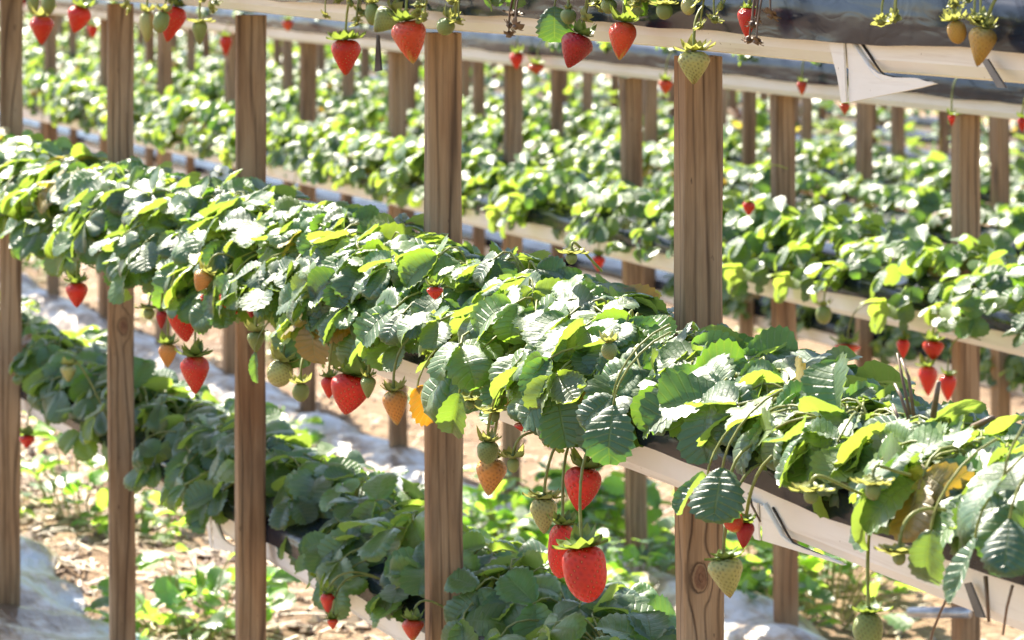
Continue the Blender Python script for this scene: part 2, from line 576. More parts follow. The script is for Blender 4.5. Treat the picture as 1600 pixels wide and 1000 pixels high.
KINDS = {
    'ripe':   dict(shape='cone', col=(.66, .018, .003), top=(.66, .04, .006), seed=(.75, .50, .12), pit=.45),
    'deep':   dict(shape='cone', col=(.36, .005, .006), top=(.38, .008, .008), seed=(.35, .12, .04)),
    'orange': dict(shape='cone', col=(.62, .055, .010), top=(.60, .10, .02), tip=(.60, .36, .07), seed=(.7, .45, .1), pit=.3),
    'blush':  dict(shape='cone', col=(.58, .25, .05), top=(.50, .36, .10), tip=(.56, .40, .12), seed=(.20, .08, .02), pit=.5),
    'pale':   dict(shape='cone', col=(.40, .40, .13), top=(.44, .45, .18), tip=(.42, .33, .10), seed=(.20, .14, .03), pit=.62),
    'green':  dict(shape='round', col=(.22, .28, .075), top=(.28, .33, .10), tip=(.24, .25, .06), seed=(.20, .16, .04), pit=.55),
    'gold':   dict(shape='cone', col=(.46, .27, .04), top=(.40, .30, .07), tip=(.44, .24, .03), seed=(.25, .15, .03), pit=.45),
}

def calyx_mesh(r, n, seed, lift=.35, pale=False, big=1.0):
    """a ring of pointed sepals curling up and out, in metres"""
    q = random.Random(seed)
    mb = MB()
    for ringi in range(2):
        for k in range(n):
            a = 2 * PI * (k + .5 * ringi) / n + q.uniform(-.15, .15)
            L_ = r * q.uniform(.75, 1.15) * big * (1 if ringi == 0 else .8)
            w = L_ * q.uniform(.26, .42)
            up = lift * q.uniform(.2, 1.6) - .15
            V = []
            for i in range(6):
                t = i / 5
                rad = L_ * (t - .22 * t * t * max(0, up))
                z = L_ * (up * t * t * 1.0 - .10 * math.sin(t * PI) + .08) + .0016 * ringi
                ww = w * (math.sin(PI * (.18 + .82 * t)) ** .8) if t < 1 else 0
                for s in (-1, 0, 1):
                    px = rad * math.cos(a) - s * ww * math.sin(a)
                    py = rad * math.sin(a) + s * ww * math.cos(a)
                    V.append((px, py, z + (abs(s) * .12 * L_ * t)))
            F = [(i * 3 + j, i * 3 + j + 1, (i + 1) * 3 + j + 1, (i + 1) * 3 + j) for i in range(5) for j in range(2)]
            mb.add(V, F)
    tube(mb, [(0, 0, -.002), (0, 0, .004)], .0032, .0022, 8)
    return mb

NB = [0]
def berry(px, py, w, h, kind, X, label, group, rim=None, tilt=(0, 0), shape=None, attach=None, cal=1.0, lift=.6,
          stalk=True, fine=True, crown_x=None, palecal=None, name='strawberry', cat='strawberry'):
    """fruit whose middle is seen at (px, py), w x h pixels, hanging in the plane X"""
    NB[0] += 1
    sd = 100 + NB[0]
    p, ppm = atX(px, py, X)
    k = dict(KINDS[kind])
    jr = random.Random(sd)
    if kind in ('ripe', 'orange'):
        g_ = jr.uniform(0, 1) ** 2
        k['top'] = tuple(np.array(k['col']) * (1 - .5 * g_) + np.array((.62, .30, .10)) * .5 * g_)
        k['col'] = tuple(np.array(k['col']) * jr.uniform(.8, 1.1))
    if shape: k['shape'] = shape
    rw, rh = .5 * w / ppm, .5 * h / ppm
    root = empty(name, p)
    tag(root, label, cat, group)
    mb = berry_mesh(k, sd, (60, 46) if fine else (14, 10), 170 if fine else 30)
    me = mb.mesh('fruit', [M['berry'], M['seed']])
    fr = link('fruit', me, root)
    fr.scale = (rw, rw, rh)
    # tilt: (toward picture right, toward viewer)
    Rm = Matrix.Rotation(-TH, 3, 'Z') @ Matrix.Rotation(tilt[0], 3, 'Y') @ Matrix.Rotation(tilt[1], 3, 'X')
    Rm = Rm @ Matrix.Rotation(rnd.uniform(0, 6.28), 3, 'Z')
    fr.rotation_euler = Rm.to_euler()
    top = Rm @ Vector((0, 0, rh * .93))
    pale = (kind in ('pale', 'green', 'gold', 'blush')) if palecal is None else palecal
    cm = calyx_mesh(max(rw * 1.3, .011) * cal, 7 if fine else 5, sd, lift).mesh('calyx', M['calyx_pale'] if pale else M['calyx'])
    ca = link('calyx', cm, root, top)
    ca.rotation_euler = Rm.to_euler()
    if stalk:
        sb = MB()
        axis = (Rm @ Vector((0, 0, 1))).normalized()
        w0 = p + top
        if attach is not None:
            q = atX(attach[0], attach[1], attach[2] if len(attach) > 2 else X + .02)[0]
            mid = (w0 + q) * .5
            pts = bez(w0 - p, w0 - p + axis * .02, Vector((q.x - .01, q.y, max(q.z, w0.z))) - p + Vector((0, 0, .008)), q - p + Vector((.02, 0, 0)), 10)
        else:
            zr = rim if rim is not None else w0.z + .06
            q = Vector((X + .07, w0.y + rnd.uniform(-.025, .025), zr + .012))
            zt = max(zr, w0.z + .01)
            pts = bez(w0 - p, w0 - p + axis * .6 * max(.01, zt - w0.z), Vector((X + .005, q.y, zt + .04)) - p, q - p, 10)
        tube(sb, pts, .0016, .0013, 6, cap=False)
        link('stalk', sb.mesh('stalk', M['stem']), root)
    return root

# ------------------------------------------------------------------ setting: ground
def fbm(x, y):
    return (np.sin(x * 3.1 + 1.7 * np.sin(y * 2.3)) * .5 + np.sin(y * 5.3 + 2.1 * np.sin(x * 4.1 + .6)) * .3
            + np.sin(x * 11.7 + y * 7.9) * .13 + np.sin(y * 17.1 - x * 13.3) * .1)

def sheet(name, xs, ys, zf, mat):
    X, Y = np.meshgrid(np.array(xs), np.array(ys), indexing='ij')
    Z = zf(X, Y)
    V = np.stack([X, Y, Z], -1).reshape(-1, 3)
    ny = len(ys)
    F = [(i * ny + j, (i + 1) * ny + j, (i + 1) * ny + j + 1, i * ny + j + 1) for i in range(len(xs) - 1) for j in range(ny - 1)]
    mb = MB(); mb.add(V, F)
    return link(name, mb.mesh(name, mat, True, False))

gz = np.vectorize(ground_z)
xs = [-60, -20, -8, -3, -1] + list(np.arange(-.4, 4.2, .05)) + list(np.arange(4.3, 14, .4)) + [16, 20, 30, 60, 150]
ys = [-60, -20, -5] + list(np.arange(-1, 10, .06)) + list(np.arange(10.5, 50, .6)) + [60, 80, 120, 250]
def gzf(X, Y):
    near = np.clip((12 - np.abs(Y)) / 4, 0, 1)
    return gz(X) + fbm(X * 1.3, Y * 1.3) * .022 * near
tag(sheet('ground', xs, ys, gzf, M['soil']), kind='structure')

# ------------------------------------------------------------------ racks
RACK_X = [1.35, 2.81, 4.27, 5.73, 7.19, 8.65, 10.11]
TOP_H = [.128, .330, .43, .53, .63, .72, .80]
MID_H = [.520, .700, .87, 1.0, 1.12, 1.23, 1.33]
LOW_H = [.907, 1.07, 1.22, 1.34, 1.45, 1.55, 1.65]
GW, GH = .11, .066

def yr(X):                                   # along-row stretch the camera can see
    return X * 1.45 - .35, X * 4.75 + .3

ORD = ['first', 'second', 'third', 'fourth', 'fifth', 'sixth', 'seventh', 'eighth', 'ninth', 'tenth', 'eleventh', 'twelfth']

# posts ----------------------------------------------------------------
def post_mesh(h, a=.0405, c=.036, seed=0, segs=14):
    r = random.Random(seed)
    mb = MB()
    V, F = [], []
    bv = .0022
    prof = [(-a / 2 + bv, -c / 2), (a / 2 - bv, -c / 2), (a / 2, -c / 2 + bv), (a / 2, c / 2 - bv),
            (a / 2 - bv, c / 2), (-a / 2 + bv, c / 2), (-a / 2, c / 2 - bv), (-a / 2, -c / 2 + bv)]
    ph = [r.uniform(0, 6.28) for _ in range(8)]
    for i in range(segs + 1):
        z = h * i / segs
        ox = .0012 * math.sin(z * 4 + ph[0]); oy = .001 * math.sin(z * 3 + ph[1])
        for k, (x, y) in enumerate(prof):
            # wane along some arrises
            w = .0016 * max(0, math.sin(z * 7 + ph[2] + k * 1.9)) if k in (6, 7) else .0005 * math.sin(z * 31 + k * 2 + ph[3])
            V.append((x + ox + (w if x < 0 else -w), y + oy, z))
    n = 8
    for i in range(segs):
        for k in range(n):
            k2 = (k + 1) % n
            F.append((i * n + k, i * n + k2, (i + 1) * n + k2, (i + 1) * n + k))
    F.append(tuple(range(n - 1, -1, -1))); F.append(tuple(segs * n + k for k in range(n)))
    mb.add(V, F)
    return mb

POSTS1 = {}
names1 = [
    ('widest wooden post with a dark knot, rightmost of the nearest rack', 0),
    ('second wooden post from the right in the nearest rack, dark streaks below the top gutter', 1),
    ('middle wooden post of the nearest rack, just right of the small white flower', 2),
    ('second wooden post from the left in the nearest rack, knot just under the foliage', 3),
    ('wooden post cut by the left edge of the photo', 4)]
p0 = atX(1092, 0, 1.35)[0].y
SP = .7304
PX1 = [1098, 693, 392, 192, 14]
for lab, k in names1:
    X = 1.35; y = atX(PX1[k], 0, 1.35)[0].y
    zb = ground_z(X) - .12; zt = CZ - TOP_H[0] - .004
    kn = {0: (-.002, None), 3: (.0, None)}.get(k)
    mat = M['wood']
    if k == 0:
        kz = atX(1090, 893, 1.35)[0].z - zb
        mat = wood_material('knotty_wood', (-.004, kz))
    if k == 3:
        kz = atX(187, 505, 1.35)[0].z - zb
        mat = wood_material('knotty_wood_small', (.003, kz))
    o = link('wooden_post', post_mesh(zt - zb, seed=k + 1, segs=40).mesh('wooden_post', mat, False, False), None, (X, y, zb))
    tag(o, lab, 'post', 'posts of the nearest rack')
    o.rotation_euler = (rnd.uniform(-.003, .003), rnd.uniform(-.004, .004), -.18 + rnd.uniform(-.02, .02))
# a further post each side, in or beyond the frame edge, carries the gutters on
row2_px = [480, 622, 797, 995, 1228, 1510]
row2_lab = ['slim sunlit-edged post behind the red berry and dark hanging tag', 'blurred post left of the orange berry, standing on white plastic lower down',
            'blurred post right of the second nearest-rack post', 'blurred post left of the widest knotty post', 'dark reddish blurred post right of the widest post',
            'tall blurred post at the right under the golden berry']
P2 = []
for px, lab in zip(row2_px, row2_lab):
    y = atX(px, 0, 2.81)[0].y
    P2.append(y)
    zb = ground_z(2.81) - .1; zt = CZ - TOP_H[1] - .004
    o = link('wooden_post', post_mesh(zt - zb, seed=int(px)).mesh('wooden_post', M['wood'], False, False), None, (2.81, y, zb))
    tag(o, 'second-rack ' + lab, 'post', 'posts of the second rack')
    o.rotation_euler = (rnd.uniform(-.008, .008), rnd.uniform(-.012, .012), -.12 + rnd.uniform(-.12, .12))
ylast = max(P2)
far_mesh = [post_mesh(1.2, seed=50 + i, segs=6).mesh('wooden_post', M['wood'], False, False) for i in range(4)]
def far_post(X, y, h, zt, label, group):
    o = link('wooden_post', rnd.choice(far_mesh), None, (X, y, zt - 1.2))
    o.rotation_euler = (rnd.uniform(-.012, .012), rnd.uniform(-.015, .015), rnd.uniform(-.3, .3))
    tag(o, label, 'post', group)
y = ylast + .715
while y < yr(2.81)[1] + .6:
    far_post(2.81, y, 1.2, CZ - TOP_H[1] - .004, 'narrow blurred post of the second rack, in the upper left of the photo', 'left posts of the second rack')
    y += .715
for k in range(2, 7):
    X = RACK_X[k]; y0, y1 = yr(X)
    y = y0 + rnd.uniform(0, .7)
    while y < y1:
        far_post(X + rnd.uniform(-.01, .01), y + rnd.uniform(-.04, .04), 1.2, CZ - TOP_H[k] - .004,
                 'thin blurred post of the %s rack back, under the second rack\'s top gutter' % ORD[k], 'posts of the %s rack' % ORD[k])
        y += .73

# gutters ----------------------------------------------------------------
def gutter_mesh(y0, y1, seed=0, step=.06):
    """open white trough, local x from 0 (front lip) to GW, z from 0 (bottom) to GH"""
    r = random.Random(seed)
    prof = [(-.004, GH - .004), (-.004, GH), (.0, GH + .001), (.003, GH - .002), (.010, .012), (.016, .004), (.026, .002), (GW - .026, .002), (GW - .016, .004),
            (GW - .010, .012), (GW - .003, GH - .002), (GW, GH + .001), (GW + .004, GH), (GW + .004, GH - .004),
            (GW + .001, GH - .004), (GW - .0065, .011), (GW - .0140, .0015), (GW - .026, -.001), (.026, -.001), (.0140, .0015), (.0065, .011), (-.001, GH - .004)]
    n = len(prof); m = max(2, int((y1 - y0) / step))
    V, F = [], []
    a, b_ = r.uniform(0, 6), r.uniform(0, 6)
    for i in range(m + 1):
        y = y0 + (y1 - y0) * i / m
        dx = .0014 * math.sin(y * 5 + a); dz = .0016 * math.sin(y * 4.3 + b_)
        for (x, z) in prof: V.append((x + dx * (z / GH), y, z + dz))
    for i in range(m):
        for k in range(n):
            k2 = (k + 1) % n
            F.append((i * n + k, (i + 1) * n + k, (i + 1) * n + k2, i * n + k2))
    F.append(tuple(range(n))); F.append(tuple(m * n + k for k in range(n - 1, -1, -1)))
    mb = MB(); mb.add(V, F)
    return mb

def liner_mesh(y0, y1, seed=0, step=.02, drop=.022):
    """black film over the front lip, the mound of substrate and the back lip"""
    r = random.Random(seed); ph = [r.uniform(0, 6.28) for _ in range(8)]
    prof = [(-.0085, GH - drop), (-.0092, GH - drop * .5), (-.0085, GH + .001), (-.002, GH + .007), (.010, GH + .012), (.025, GH + .020), (.042, GH + .026),
            (GW / 2 + .01, GH + .028), (GW - .030, GH + .023), (GW - .012, GH + .013), (GW + .002, GH + .007), (GW + .0085, GH + .001), (GW + .0085, GH - .015)]
    n = len(prof); m = int((y1 - y0) / step)
    V, F = [], []
    for i in range(m + 1):
        y = y0 + (y1 - y0) * i / m
        for k, (x, z) in enumerate(prof):
            w = .0007 * math.sin(y * 71 + k * .4 + ph[0]) + .0018 * math.sin(y * 13 + k * 1.3 + ph[1]) + .0014 * math.sin(y * 21 - k * 1.9 + ph[2])
            edge = .0012 * math.sin(y * 9 + ph[3]) + .0008 * math.sin(y * 27 + ph[4]) if k == 0 else 0
            f = 1.0 if 3 <= k <= 9 else .35
            V.append((x - (abs(w) * f * .6 if k < 3 else 0), y, z + w * f + edge))
    for i in range(m):
        for k in range(n - 1):
            F.append((i * n + k, i * n + k + 1, (i + 1) * n + k + 1, (i + 1) * n + k))
    mb = MB(); mb.add(V, F)
    return mb

def gutter(X, zb, y0, y1, label, group, fine=True, seed=0, drop=.024, film=None):
    root = empty('gutter', (X, y0, zb))
    tag(root, label, 'gutter', group)
    L_ = y1 - y0
    link('trough', gutter_mesh(0, L_, seed, .12 if fine else .5).mesh('trough', M['plastic'], False, False), root)
    if film != 0: link('liner', liner_mesh(0.001, (film or y1) - y0 - .001, seed + 5, .012 if fine else .12, drop).mesh('liner', M['film'], True, False), root)
    return root

def joint(y_abs, X, zb, root, f):
    """folded end of one trough over the next: dark seam, rolled edge and hanging corner, built where the sections meet"""
    J0 = atX(1325, 90, 1.29)[0]
    def pl(pts):
        out = []
        for px, py in pts:
            q = atX(px, py, 1.29)[0]
            z = q.z - (CZ - .128)
            out.append((q.y - J0.y + y_abs - root.location.y, z if z > .004 else .004 + (z - .004) * f))
        return out
    def xf(z): return -.0010 + .0078 * min(1.2, max(0, (GH - z)) / GH)
    def ribbon(pts, r0, r1, out, name, mat):
        sb = MB(); tube(sb, [(xf(z) - out, y, z) for y, z in pts], r0, r1, 8)
        link(name, sb.mesh(name, mat, True, False), root)
    ribbon(pl([(1338, 63), (1349, 82), (1359, 100), (1366, 112), (1373, 118), (1389, 121), (1410, 123), (1440, 127)]), .0012, .0006, .0005, 'seam', M['seam'])
    ribbon(pl([(1326, 62), (1338, 84), (1349, 104), (1357, 117), (1368, 125), (1385, 128), (1412, 129), (1445, 130)]), .0030, .0014, .0002, 'rolled_edge', M['plastic'])
    def plate(pts, out, T, name):
        P = pl(pts); n = len(P)
        V = [(xf(z) - out, y, z) for y, z in P] + [(xf(z) - out + T, y, z) for y, z in P]
        F = [tuple(range(n)), tuple(range(2 * n - 1, n - 1, -1))] + [(k, (k + 1) % n, n + (k + 1) % n, n + k) for k in range(n)]
        fb = MB(); fb.add(V, F); link(name, fb.mesh(name, M['plastic'], False, False), root)
    plate([(1319, 62), (1318, 110), (1316, 160), (1345, 154), (1395, 144), (1425, 138), (1452, 131), (1420, 122), (1386, 121), (1364, 115), (1347, 100), (1327, 66)], .002, .003, 'flap')
    plate([(1294, 58), (1318.4, 61), (1315.4, 160), (1308, 161), (1303, 120)], .0044, .002, 'folded_end')

X1T, X1M, X1L = 1.29, 1.215, 1.375
zT, zM, zLw = CZ - TOP_H[0], CZ - MID_H[0], CZ - LOW_H[0]
yn, yf = 1.45, 8.2
jt = atX(1325, 90, X1T)[0].y
jm = atX(1190, 850, X1M)[0].y
jl = atX(330, 850, X1L)[0].y
g = gutter(X1T, zT, yn, jt + .03, 'right white top gutter of the nearest rack, folded corner hanging at its end', 'gutters of the nearest rack', True, 1, .040, yf)
joint(jt, X1T, zT, g, 1.0)
gutter(X1T + .0035, zT + .004, jt + .032, yf, 'left white top gutter of the nearest rack running over the posts', 'gutters of the nearest rack', True, 2, .040, 0)
g = gutter(X1M, zM, yn, jm + .03, 'right white middle gutter of the nearest rack with bare black liner at lower right', 'gutters of the nearest rack', True, 3, .024, yf)
joint(jm, X1M, zM, g, .3)
gutter(X1M + .0035, zM + .004, jm + .032, yf, 'left white middle gutter of the nearest rack, mostly hidden under strawberry leaves', 'gutters of the nearest rack', True, 4, .024, 0)
g = gutter(X1L, zLw, 2.2, jl + .03, 'shaded white bottom gutter of the nearest rack at bottom centre, behind the posts', 'gutters of the nearest rack', True, 5, .024, yf)
joint(jl, X1L, zLw, g, .9)
gutter(X1L + .0035, zLw + .004, jl + .032, yf, 'shaded white bottom gutter of the nearest rack, left one behind the posts', 'gutters of the nearest rack', True, 6, .024, 0)
for k in range(1, 7):
    X = RACK_X[k]; a, b_ = yr(X)
    gutter(X - .06, CZ - TOP_H[k], a, b_, 'blurred white top gutter of the %s rack' % ORD[k], 'gutters of the far racks', k == 1, 10 + k, .036)
    gutter(X - .135, CZ - MID_H[k], a, b_, 'blurred white middle gutter of the %s rack under sunlit leaves' % ORD[k], 'gutters of the far racks', k == 1, 20 + k)
    if k >= 2:
        gutter(X + .025, CZ - LOW_H[k], a, b_, 'blurred white bottom gutter of the %s rack in shade' % ORD[k], 'gutters of the far racks', False, 30 + k)

# ------------------------------------------------------------------ plants of the nearest rack
POSTY = [atX(q, 0, 1.35)[0].y for q in PX1]
def post_reject(X, y):
    def f(b):
        wx, wy = X + b[0], y + b[1]
        return wx > 1.255 and min(abs(wy - py) for py in POSTY) < .075
    return f
post_words = {-1: None, 0: 'the widest post', 1: 'the second post from right', 2: 'the middle post',
              3: 'the second post from left', 4: 'the leftmost post'}
def where(y, count):
    k = math.floor((y - p0) / SP)          # plants between post k and k+1 (k+1 is farther left)
    k = max(-1, min(4, k))
    count[k] = count.get(k, 0) + 1
    o = ORD[min(count[k] - 1, 11)]
    if k == -1: return '%s right of the widest post' % ORD[max(0, 6 - count[k])]
    if k == 4: return '%s left of the leftmost post' % o
    return '%s left of %s' % (o, post_words[k])

mid_rim = zM + GH
cnt = {}
y = 2.0
i = 0
while y < 7.4:
    X = X1M + GW / 2 + rnd.uniform(-.022, .018)
    bare = atX(960, 700, X1M)[0].y        # nearer than this the bed is thinner over the front lip
    near = y < bare
    big = 1.15 if y < 2.4 else 1.0
    Hb = max(.055, .078 - .02 * max(0, y - 3.7)) if y > 3.1 else max(.028, .078 - .07 * (3.1 - y))
    lf, st = plant_parts('hi', 43, .10 if not near else .066, .10, .115, Hb, .0515 * big, (.046 if y > 3.55 else .022) if not near else -.02,
                         True, post_reject(X, y), 1.0)
    root = empty('strawberry_plant', (X, y, mid_rim + .022))
    tag(root, 'sunlit strawberry plant, nearest middle gutter, ' + where(y, cnt), 'plant', 'strawberry plants of the nearest middle gutter')
    link('foliage', lf.mesh('foliage', M['leaf']), root)
    link('stems', st.mesh('stems', M['stem'], True, False), root)
    y += rnd.uniform(.095, .125) * (1 if y < 4.5 else 1.15)
    i += 1

# bottom bed, behind the posts, in shade
cnt = {}
y = 2.55
while y < 7.2:
    X = X1L + GW / 2 + rnd.uniform(-.02, .02)
    fr = .10
    def rej(b, X=X, y=y): return X + b[0] < 1.40 and min(abs(y + b[1] - q) for q in POSTY) < .07
    lf, st = plant_parts('hi', 17, fr, .10, .12, .062, .060, .03, True, rej, .7)
    root = empty('strawberry_plant', (X, y, zLw + GH + .022))
    tag(root, 'shaded strawberry plant, bottom gutter, ' + where(y, cnt), 'plant', 'shaded strawberry plants of the bottom gutter')
    link('foliage', lf.mesh('foliage', M['leaf']), root)
    link('stems', st.mesh('stems', M['stem'], True, False), root)
    y += rnd.uniform(.125, .18)

# top bed: only hanging leaf tips come into view
cnt = {}
for px, nlow in ((60, 3), (140, 3), (235, 2), (300, 2), (375, 3), (500, 3), (585, 4), (650, 4), (700, 2), (870, 3), (950, 2), (1080, 2), (1180, 1)):
    p, ppm = atX(px, -10, X1T + .05)
    root = empty('strawberry_plant', (p.x, p.y, zT + GH + .022))
    tag(root, 'hanging tips of top-gutter strawberry plant, ' + where(p.y, cnt), 'plant', 'strawberry plants of the nearest top gutter')
    lf, st = MB(), MB()
    for q in range(9):
        az = rnd.uniform(0, 6.28); rho = rnd.uniform(.2, 1)
        b = np.array([math.cos(az) * .1 * rho, math.sin(az) * .1 * rho, rnd.uniform(.05, .13)])
        add_leaf(lf, st, 'mid', (0, 0, 0), b, np.array([math.cos(az), math.sin(az), -.2]), unit(np.array([math.cos(az) * .5, math.sin(az) * .5, 1]) + nr.normal(0, .3, 3)),
                 .055 * rnd.uniform(.7, 1.1), leaf_colour())
    for q in range(nlow):
        b = np.array([-.07 - rnd.uniform(0, .02), rnd.uniform(-.06, .06), rnd.uniform(-.035, .008)])
        add_leaf(lf, st, 'hi', (0, 0, 0), b, np.array([-.3, rnd.uniform(-.6, .6), -1]), unit(np.array([-1, rnd.uniform(-.6, .6), .35])),
                 .036 * rnd.uniform(.6, 1.0), leaf_colour(2))
    link('foliage', lf.mesh('foliage', M['leaf']), root)
    link('stems', st.mesh('stems', M['stem'], True, False), root)

# ------------------------------------------------------------------ far plants (copies share their meshes)
far_var = []
for v in range(8):
    lf, st = plant_parts('mid', 36, .12, .105, .13, .075, .045, .045, False, None, 3.2)
    far_var.append(lf.mesh('strawberry_plant', M['leaf']))
def far_plant(X, y, z, label, group, s=1.0):
    o = link('strawberry_plant', rnd.choice(far_var), None, (X, y, z))
    o.scale = (s * rnd.uniform(.85, 1.1), s * rnd.choice((-1, 1)) * rnd.uniform(.85, 1.1), s * rnd.uniform(.8, 1.15))
    tag(o, label, 'plant', group)

X = RACK_X[1]; a, b_ = yr(X)
P2s = sorted(P2)
names2 = {1510: 'tall right-hand', 1228: 'dark reddish'}
y = a; c2 = 0
while y < b_:
    far_plant(X - .08 + rnd.uniform(-.03, .03), y, CZ - MID_H[1] + GH + .022,
              'blurred sunlit strawberry plant in the middle gutter of the second rack', 'plants of the second rack middle gutter', .95)
    y += rnd.uniform(.15, .22)
y = a + 1.2
while y < b_:
    far_plant(X + rnd.uniform(-.02, .02), y, CZ - TOP_H[1] + GH + .022,
              'blurred strawberry plant in the top gutter of the second rack', 'plants of the second rack top gutter', .62)
    y += rnd.uniform(.26, .42)
for k, sp in ((2, .21), (3, .25)):
    X = RACK_X[k]; a, b_ = yr(X)
    y = a
    while y < b_:
        far_plant(X - .08 + rnd.uniform(-.03, .03), y, CZ - MID_H[k] + GH + .022,
                  'blurred sunlit strawberry plant in the middle gutter of the %s rack' % ORD[k], 'plants of the %s rack middle gutter' % ORD[k], 1.08)
        y += sp * rnd.uniform(.85, 1.15)
X = RACK_X[2]; a, b_ = yr(X)
y = a
while y < a + 3.4:
    far_plant(X + .08, y, CZ - LOW_H[2] + GH + .02, 'blurred shaded strawberry plant in the bottom gutter of the third rack', 'plants of the third rack bottom gutter', 1.0)
    y += rnd.uniform(.2, .26)
mb = MB()
for k in (4, 5, 6):
    X = RACK_X[k]; a, b_ = yr(X)
    for q in range(int((b_ - a) * 45)):
        y = rnd.uniform(a, b_)
        xx = rnd.gauss(-.08, .085)
        z = CZ - MID_H[k] + GH + rnd.uniform(-.03, .13) - abs(xx + .08) * .4
        add_leaflet(mb, 'lo', (X + xx, y, z), nr.normal(0, 1, 3) * np.array([1, 1, .4]), unit(np.array([-.4, -.1, 1]) + nr.normal(0, .4, 3)),
                    .085 * rnd.uniform(.7, 1.2), leaf_colour(2), .3, .5, 0)
o = link('far_foliage', mb.mesh('far_foliage', M['leaf']))
tag(o, 'blurred strawberry foliage of the farthest racks under the second top gutter', 'foliage', kind='stuff')

# ------------------------------------------------------------------ berries
BX1T, BX1M = 1.262, 1.165
top_rim, m_rim = zT + GH, zM + GH
GT, GM = 'berries hanging from the nearest top gutter', 'berries hanging from the nearest middle gutter'
def T(px, py, w, h, kind, label, **k): return berry(px, py, w, h, kind, BX1T, label, GT, rim=top_rim, **k)
def Mi(px, py, w, h, kind, label, **k):
    X = k.pop('X', BX1M); return berry(px, py, w, h, kind, X, label, GM, rim=m_rim, **k)

T(65, 48, 38, 48, 'ripe', 'red heart-shaped berry hanging at the upper left corner, leftmost of the top row', palecal=True)
T(52, 6, 20, 34, 'green', 'olive unripe berry directly above the upper-left red berry, left of a pair')
T(76, 6, 22, 34, 'green', 'olive unripe berry above the upper-left red berry, right of a pair')
T(122, 31, 37, 46, 'ripe', 'red berry slanting left, second red berry from the left in the top row', tilt=(.3, 0))
T(230, 42, 26, 50, 'pale', 'long cream berry left of a half hidden red one near the second post', shape='long')
T(252, 34, 26, 36, 'green', 'small green berry overlapping a red berry by the second post from the left', tilt=(.25, 0))
berry(268, 38, 38, 62, 'ripe', BX1T + .03, 'red berry behind two green ones near the second post', GT, rim=top_rim, tilt=(.25, 0))
T(312, 52, 24, 40, 'green', 'small olive berry under splayed pale sepals, left of the middle post', shape='cone', cal=1.5, lift=.1)
T(540, 90, 46, 60, 'ripe', 'bright red berry with a big dark calyx left of the dark tag', lift=.35, cal=1.1)
T(600, 34, 40, 46, 'green', 'green unripe berry tilted left, touching the big orange berry', tilt=(.75, 0), shape='cone')
T(582, 22, 24, 36, 'green', 'small smooth green berry behind the tilted unripe one in the top row', shape='round')
T(641, 66, 56, 72, 'orange', 'big orange-red berry with yellow tip in front of the second post from the right', tilt=(-.15, 0), lift=.5)
T(696, 42, 30, 28, 'green', 'small green berry with sepals pointing up above the second post from the right', tilt=(.5, 0), cal=1.2)
T(888, 26, 24, 25, 'green', 'tiny round green berry in front of a dark round leaf', shape='round', cal=.6)
T(897, 80, 50, 60, 'deep', 'crimson berry slanting to the lower left under a dark round leaf', tilt=(.35, 0), cal=.8, lift=.7)
T(971, 64, 46, 64, 'orange', 'orange-red berry with greenish seeds and tip, right of the crimson berry', tilt=(.1, 0), cal=1.1)
T(951, 10, 26, 24, 'green', 'tiny green fruitlet with splayed sepals above the orange-red berry', shape='round', cal=1.5)
T(1038, 18, 26, 26, 'green', 'green fruitlet with star-shaped sepals left of the pale green berry', shape='round', cal=1.5, lift=.1)
T(1076, 10, 24, 28, 'pale', 'small pale berry at the top edge above the widest post', shape='round', cal=.7)
T(1084, 106, 48, 56, 'pale', 'pale green berry hanging in front of the top of the widest post', cal=1.1, lift=.5, attach=(1098, 6))
T(1168, 36, 34, 50, 'ripe', 'red berry on the black liner right of the widest post', tilt=(.05, 0), cal=.6)
T(1495, 50, 30, 38, 'gold', 'small yellow-green berry beside the golden one at the upper right', shape='round', cal=1.1, tilt=(-.2, 0))
T(1533, 74, 46, 66, 'gold', 'golden unripe berry at the upper right in front of black liner', cal=.9, tilt=(.2, 0))

Mi(120, 461, 36, 42, 'ripe', 'single red berry hanging between the two leftmost posts', palecal=False, cal=1.0)
Mi(262, 556, 28, 40, 'blush', 'small yellowish berry with dark calyx left of two red berries by the middle post', palecal=False, cal=1.2)
Mi(288, 502, 48, 70, 'ripe', 'large red berry half behind a leaf, above the heart-shaped one left of the middle post', tilt=(-.1, 0), shape='wedge')
Mi(252, 500, 18, 30, 'deep', 'small dark red berry under leaves beside the second post from the left', cal=.5)
Mi(305, 586, 46, 64, 'ripe', 'heart-shaped red berry hanging lowest left of the middle post', cal=1.1, attach=(312, 470))
Mi(316, 440, 34, 36, 'blush', 'pale orange berry among leaves above the red ones left of the middle post', X=1.15, tilt=(.5, 0))
Mi(322, 468, 22, 18, 'ripe', 'small red berry under the leaves, just below the pale orange berry', stalk=False)
Mi(352, 478, 42, 26, 'ripe', 'red berry lying sideways under leaves left of the middle post', stalk=False, tilt=(.9, 0))
Mi(393, 485, 20, 26, 'deep', 'small dark crimson berry on the gutter rim at the middle post', cal=.6)
Mi(400, 535, 28, 36, 'green', 'dark green small berry with open sepals in front of the middle post', cal=1.3, shape='cone')
Mi(437, 584, 44, 42, 'pale', 'pale green round berry right of the middle post, dark at its tip', shape='round', tilt=(.2, 0))
Mi(470, 613, 26, 30, 'green', 'small green berry with pale open sepals left of the big red berry', cal=1.3, attach=(480, 545))
Mi(514, 606, 24, 36, 'ripe', 'small bright red berry left of the big red one under the foliage')
Mi(546, 617, 60, 68, 'ripe', 'big red wedge-shaped berry half under leaves between two middle posts', tilt=(.2, 0), shape='wedge')
Mi(575, 606, 26, 36, 'green', 'green berry overlapping the right side of the big red wedge berry', shape='cone', cal=.9)
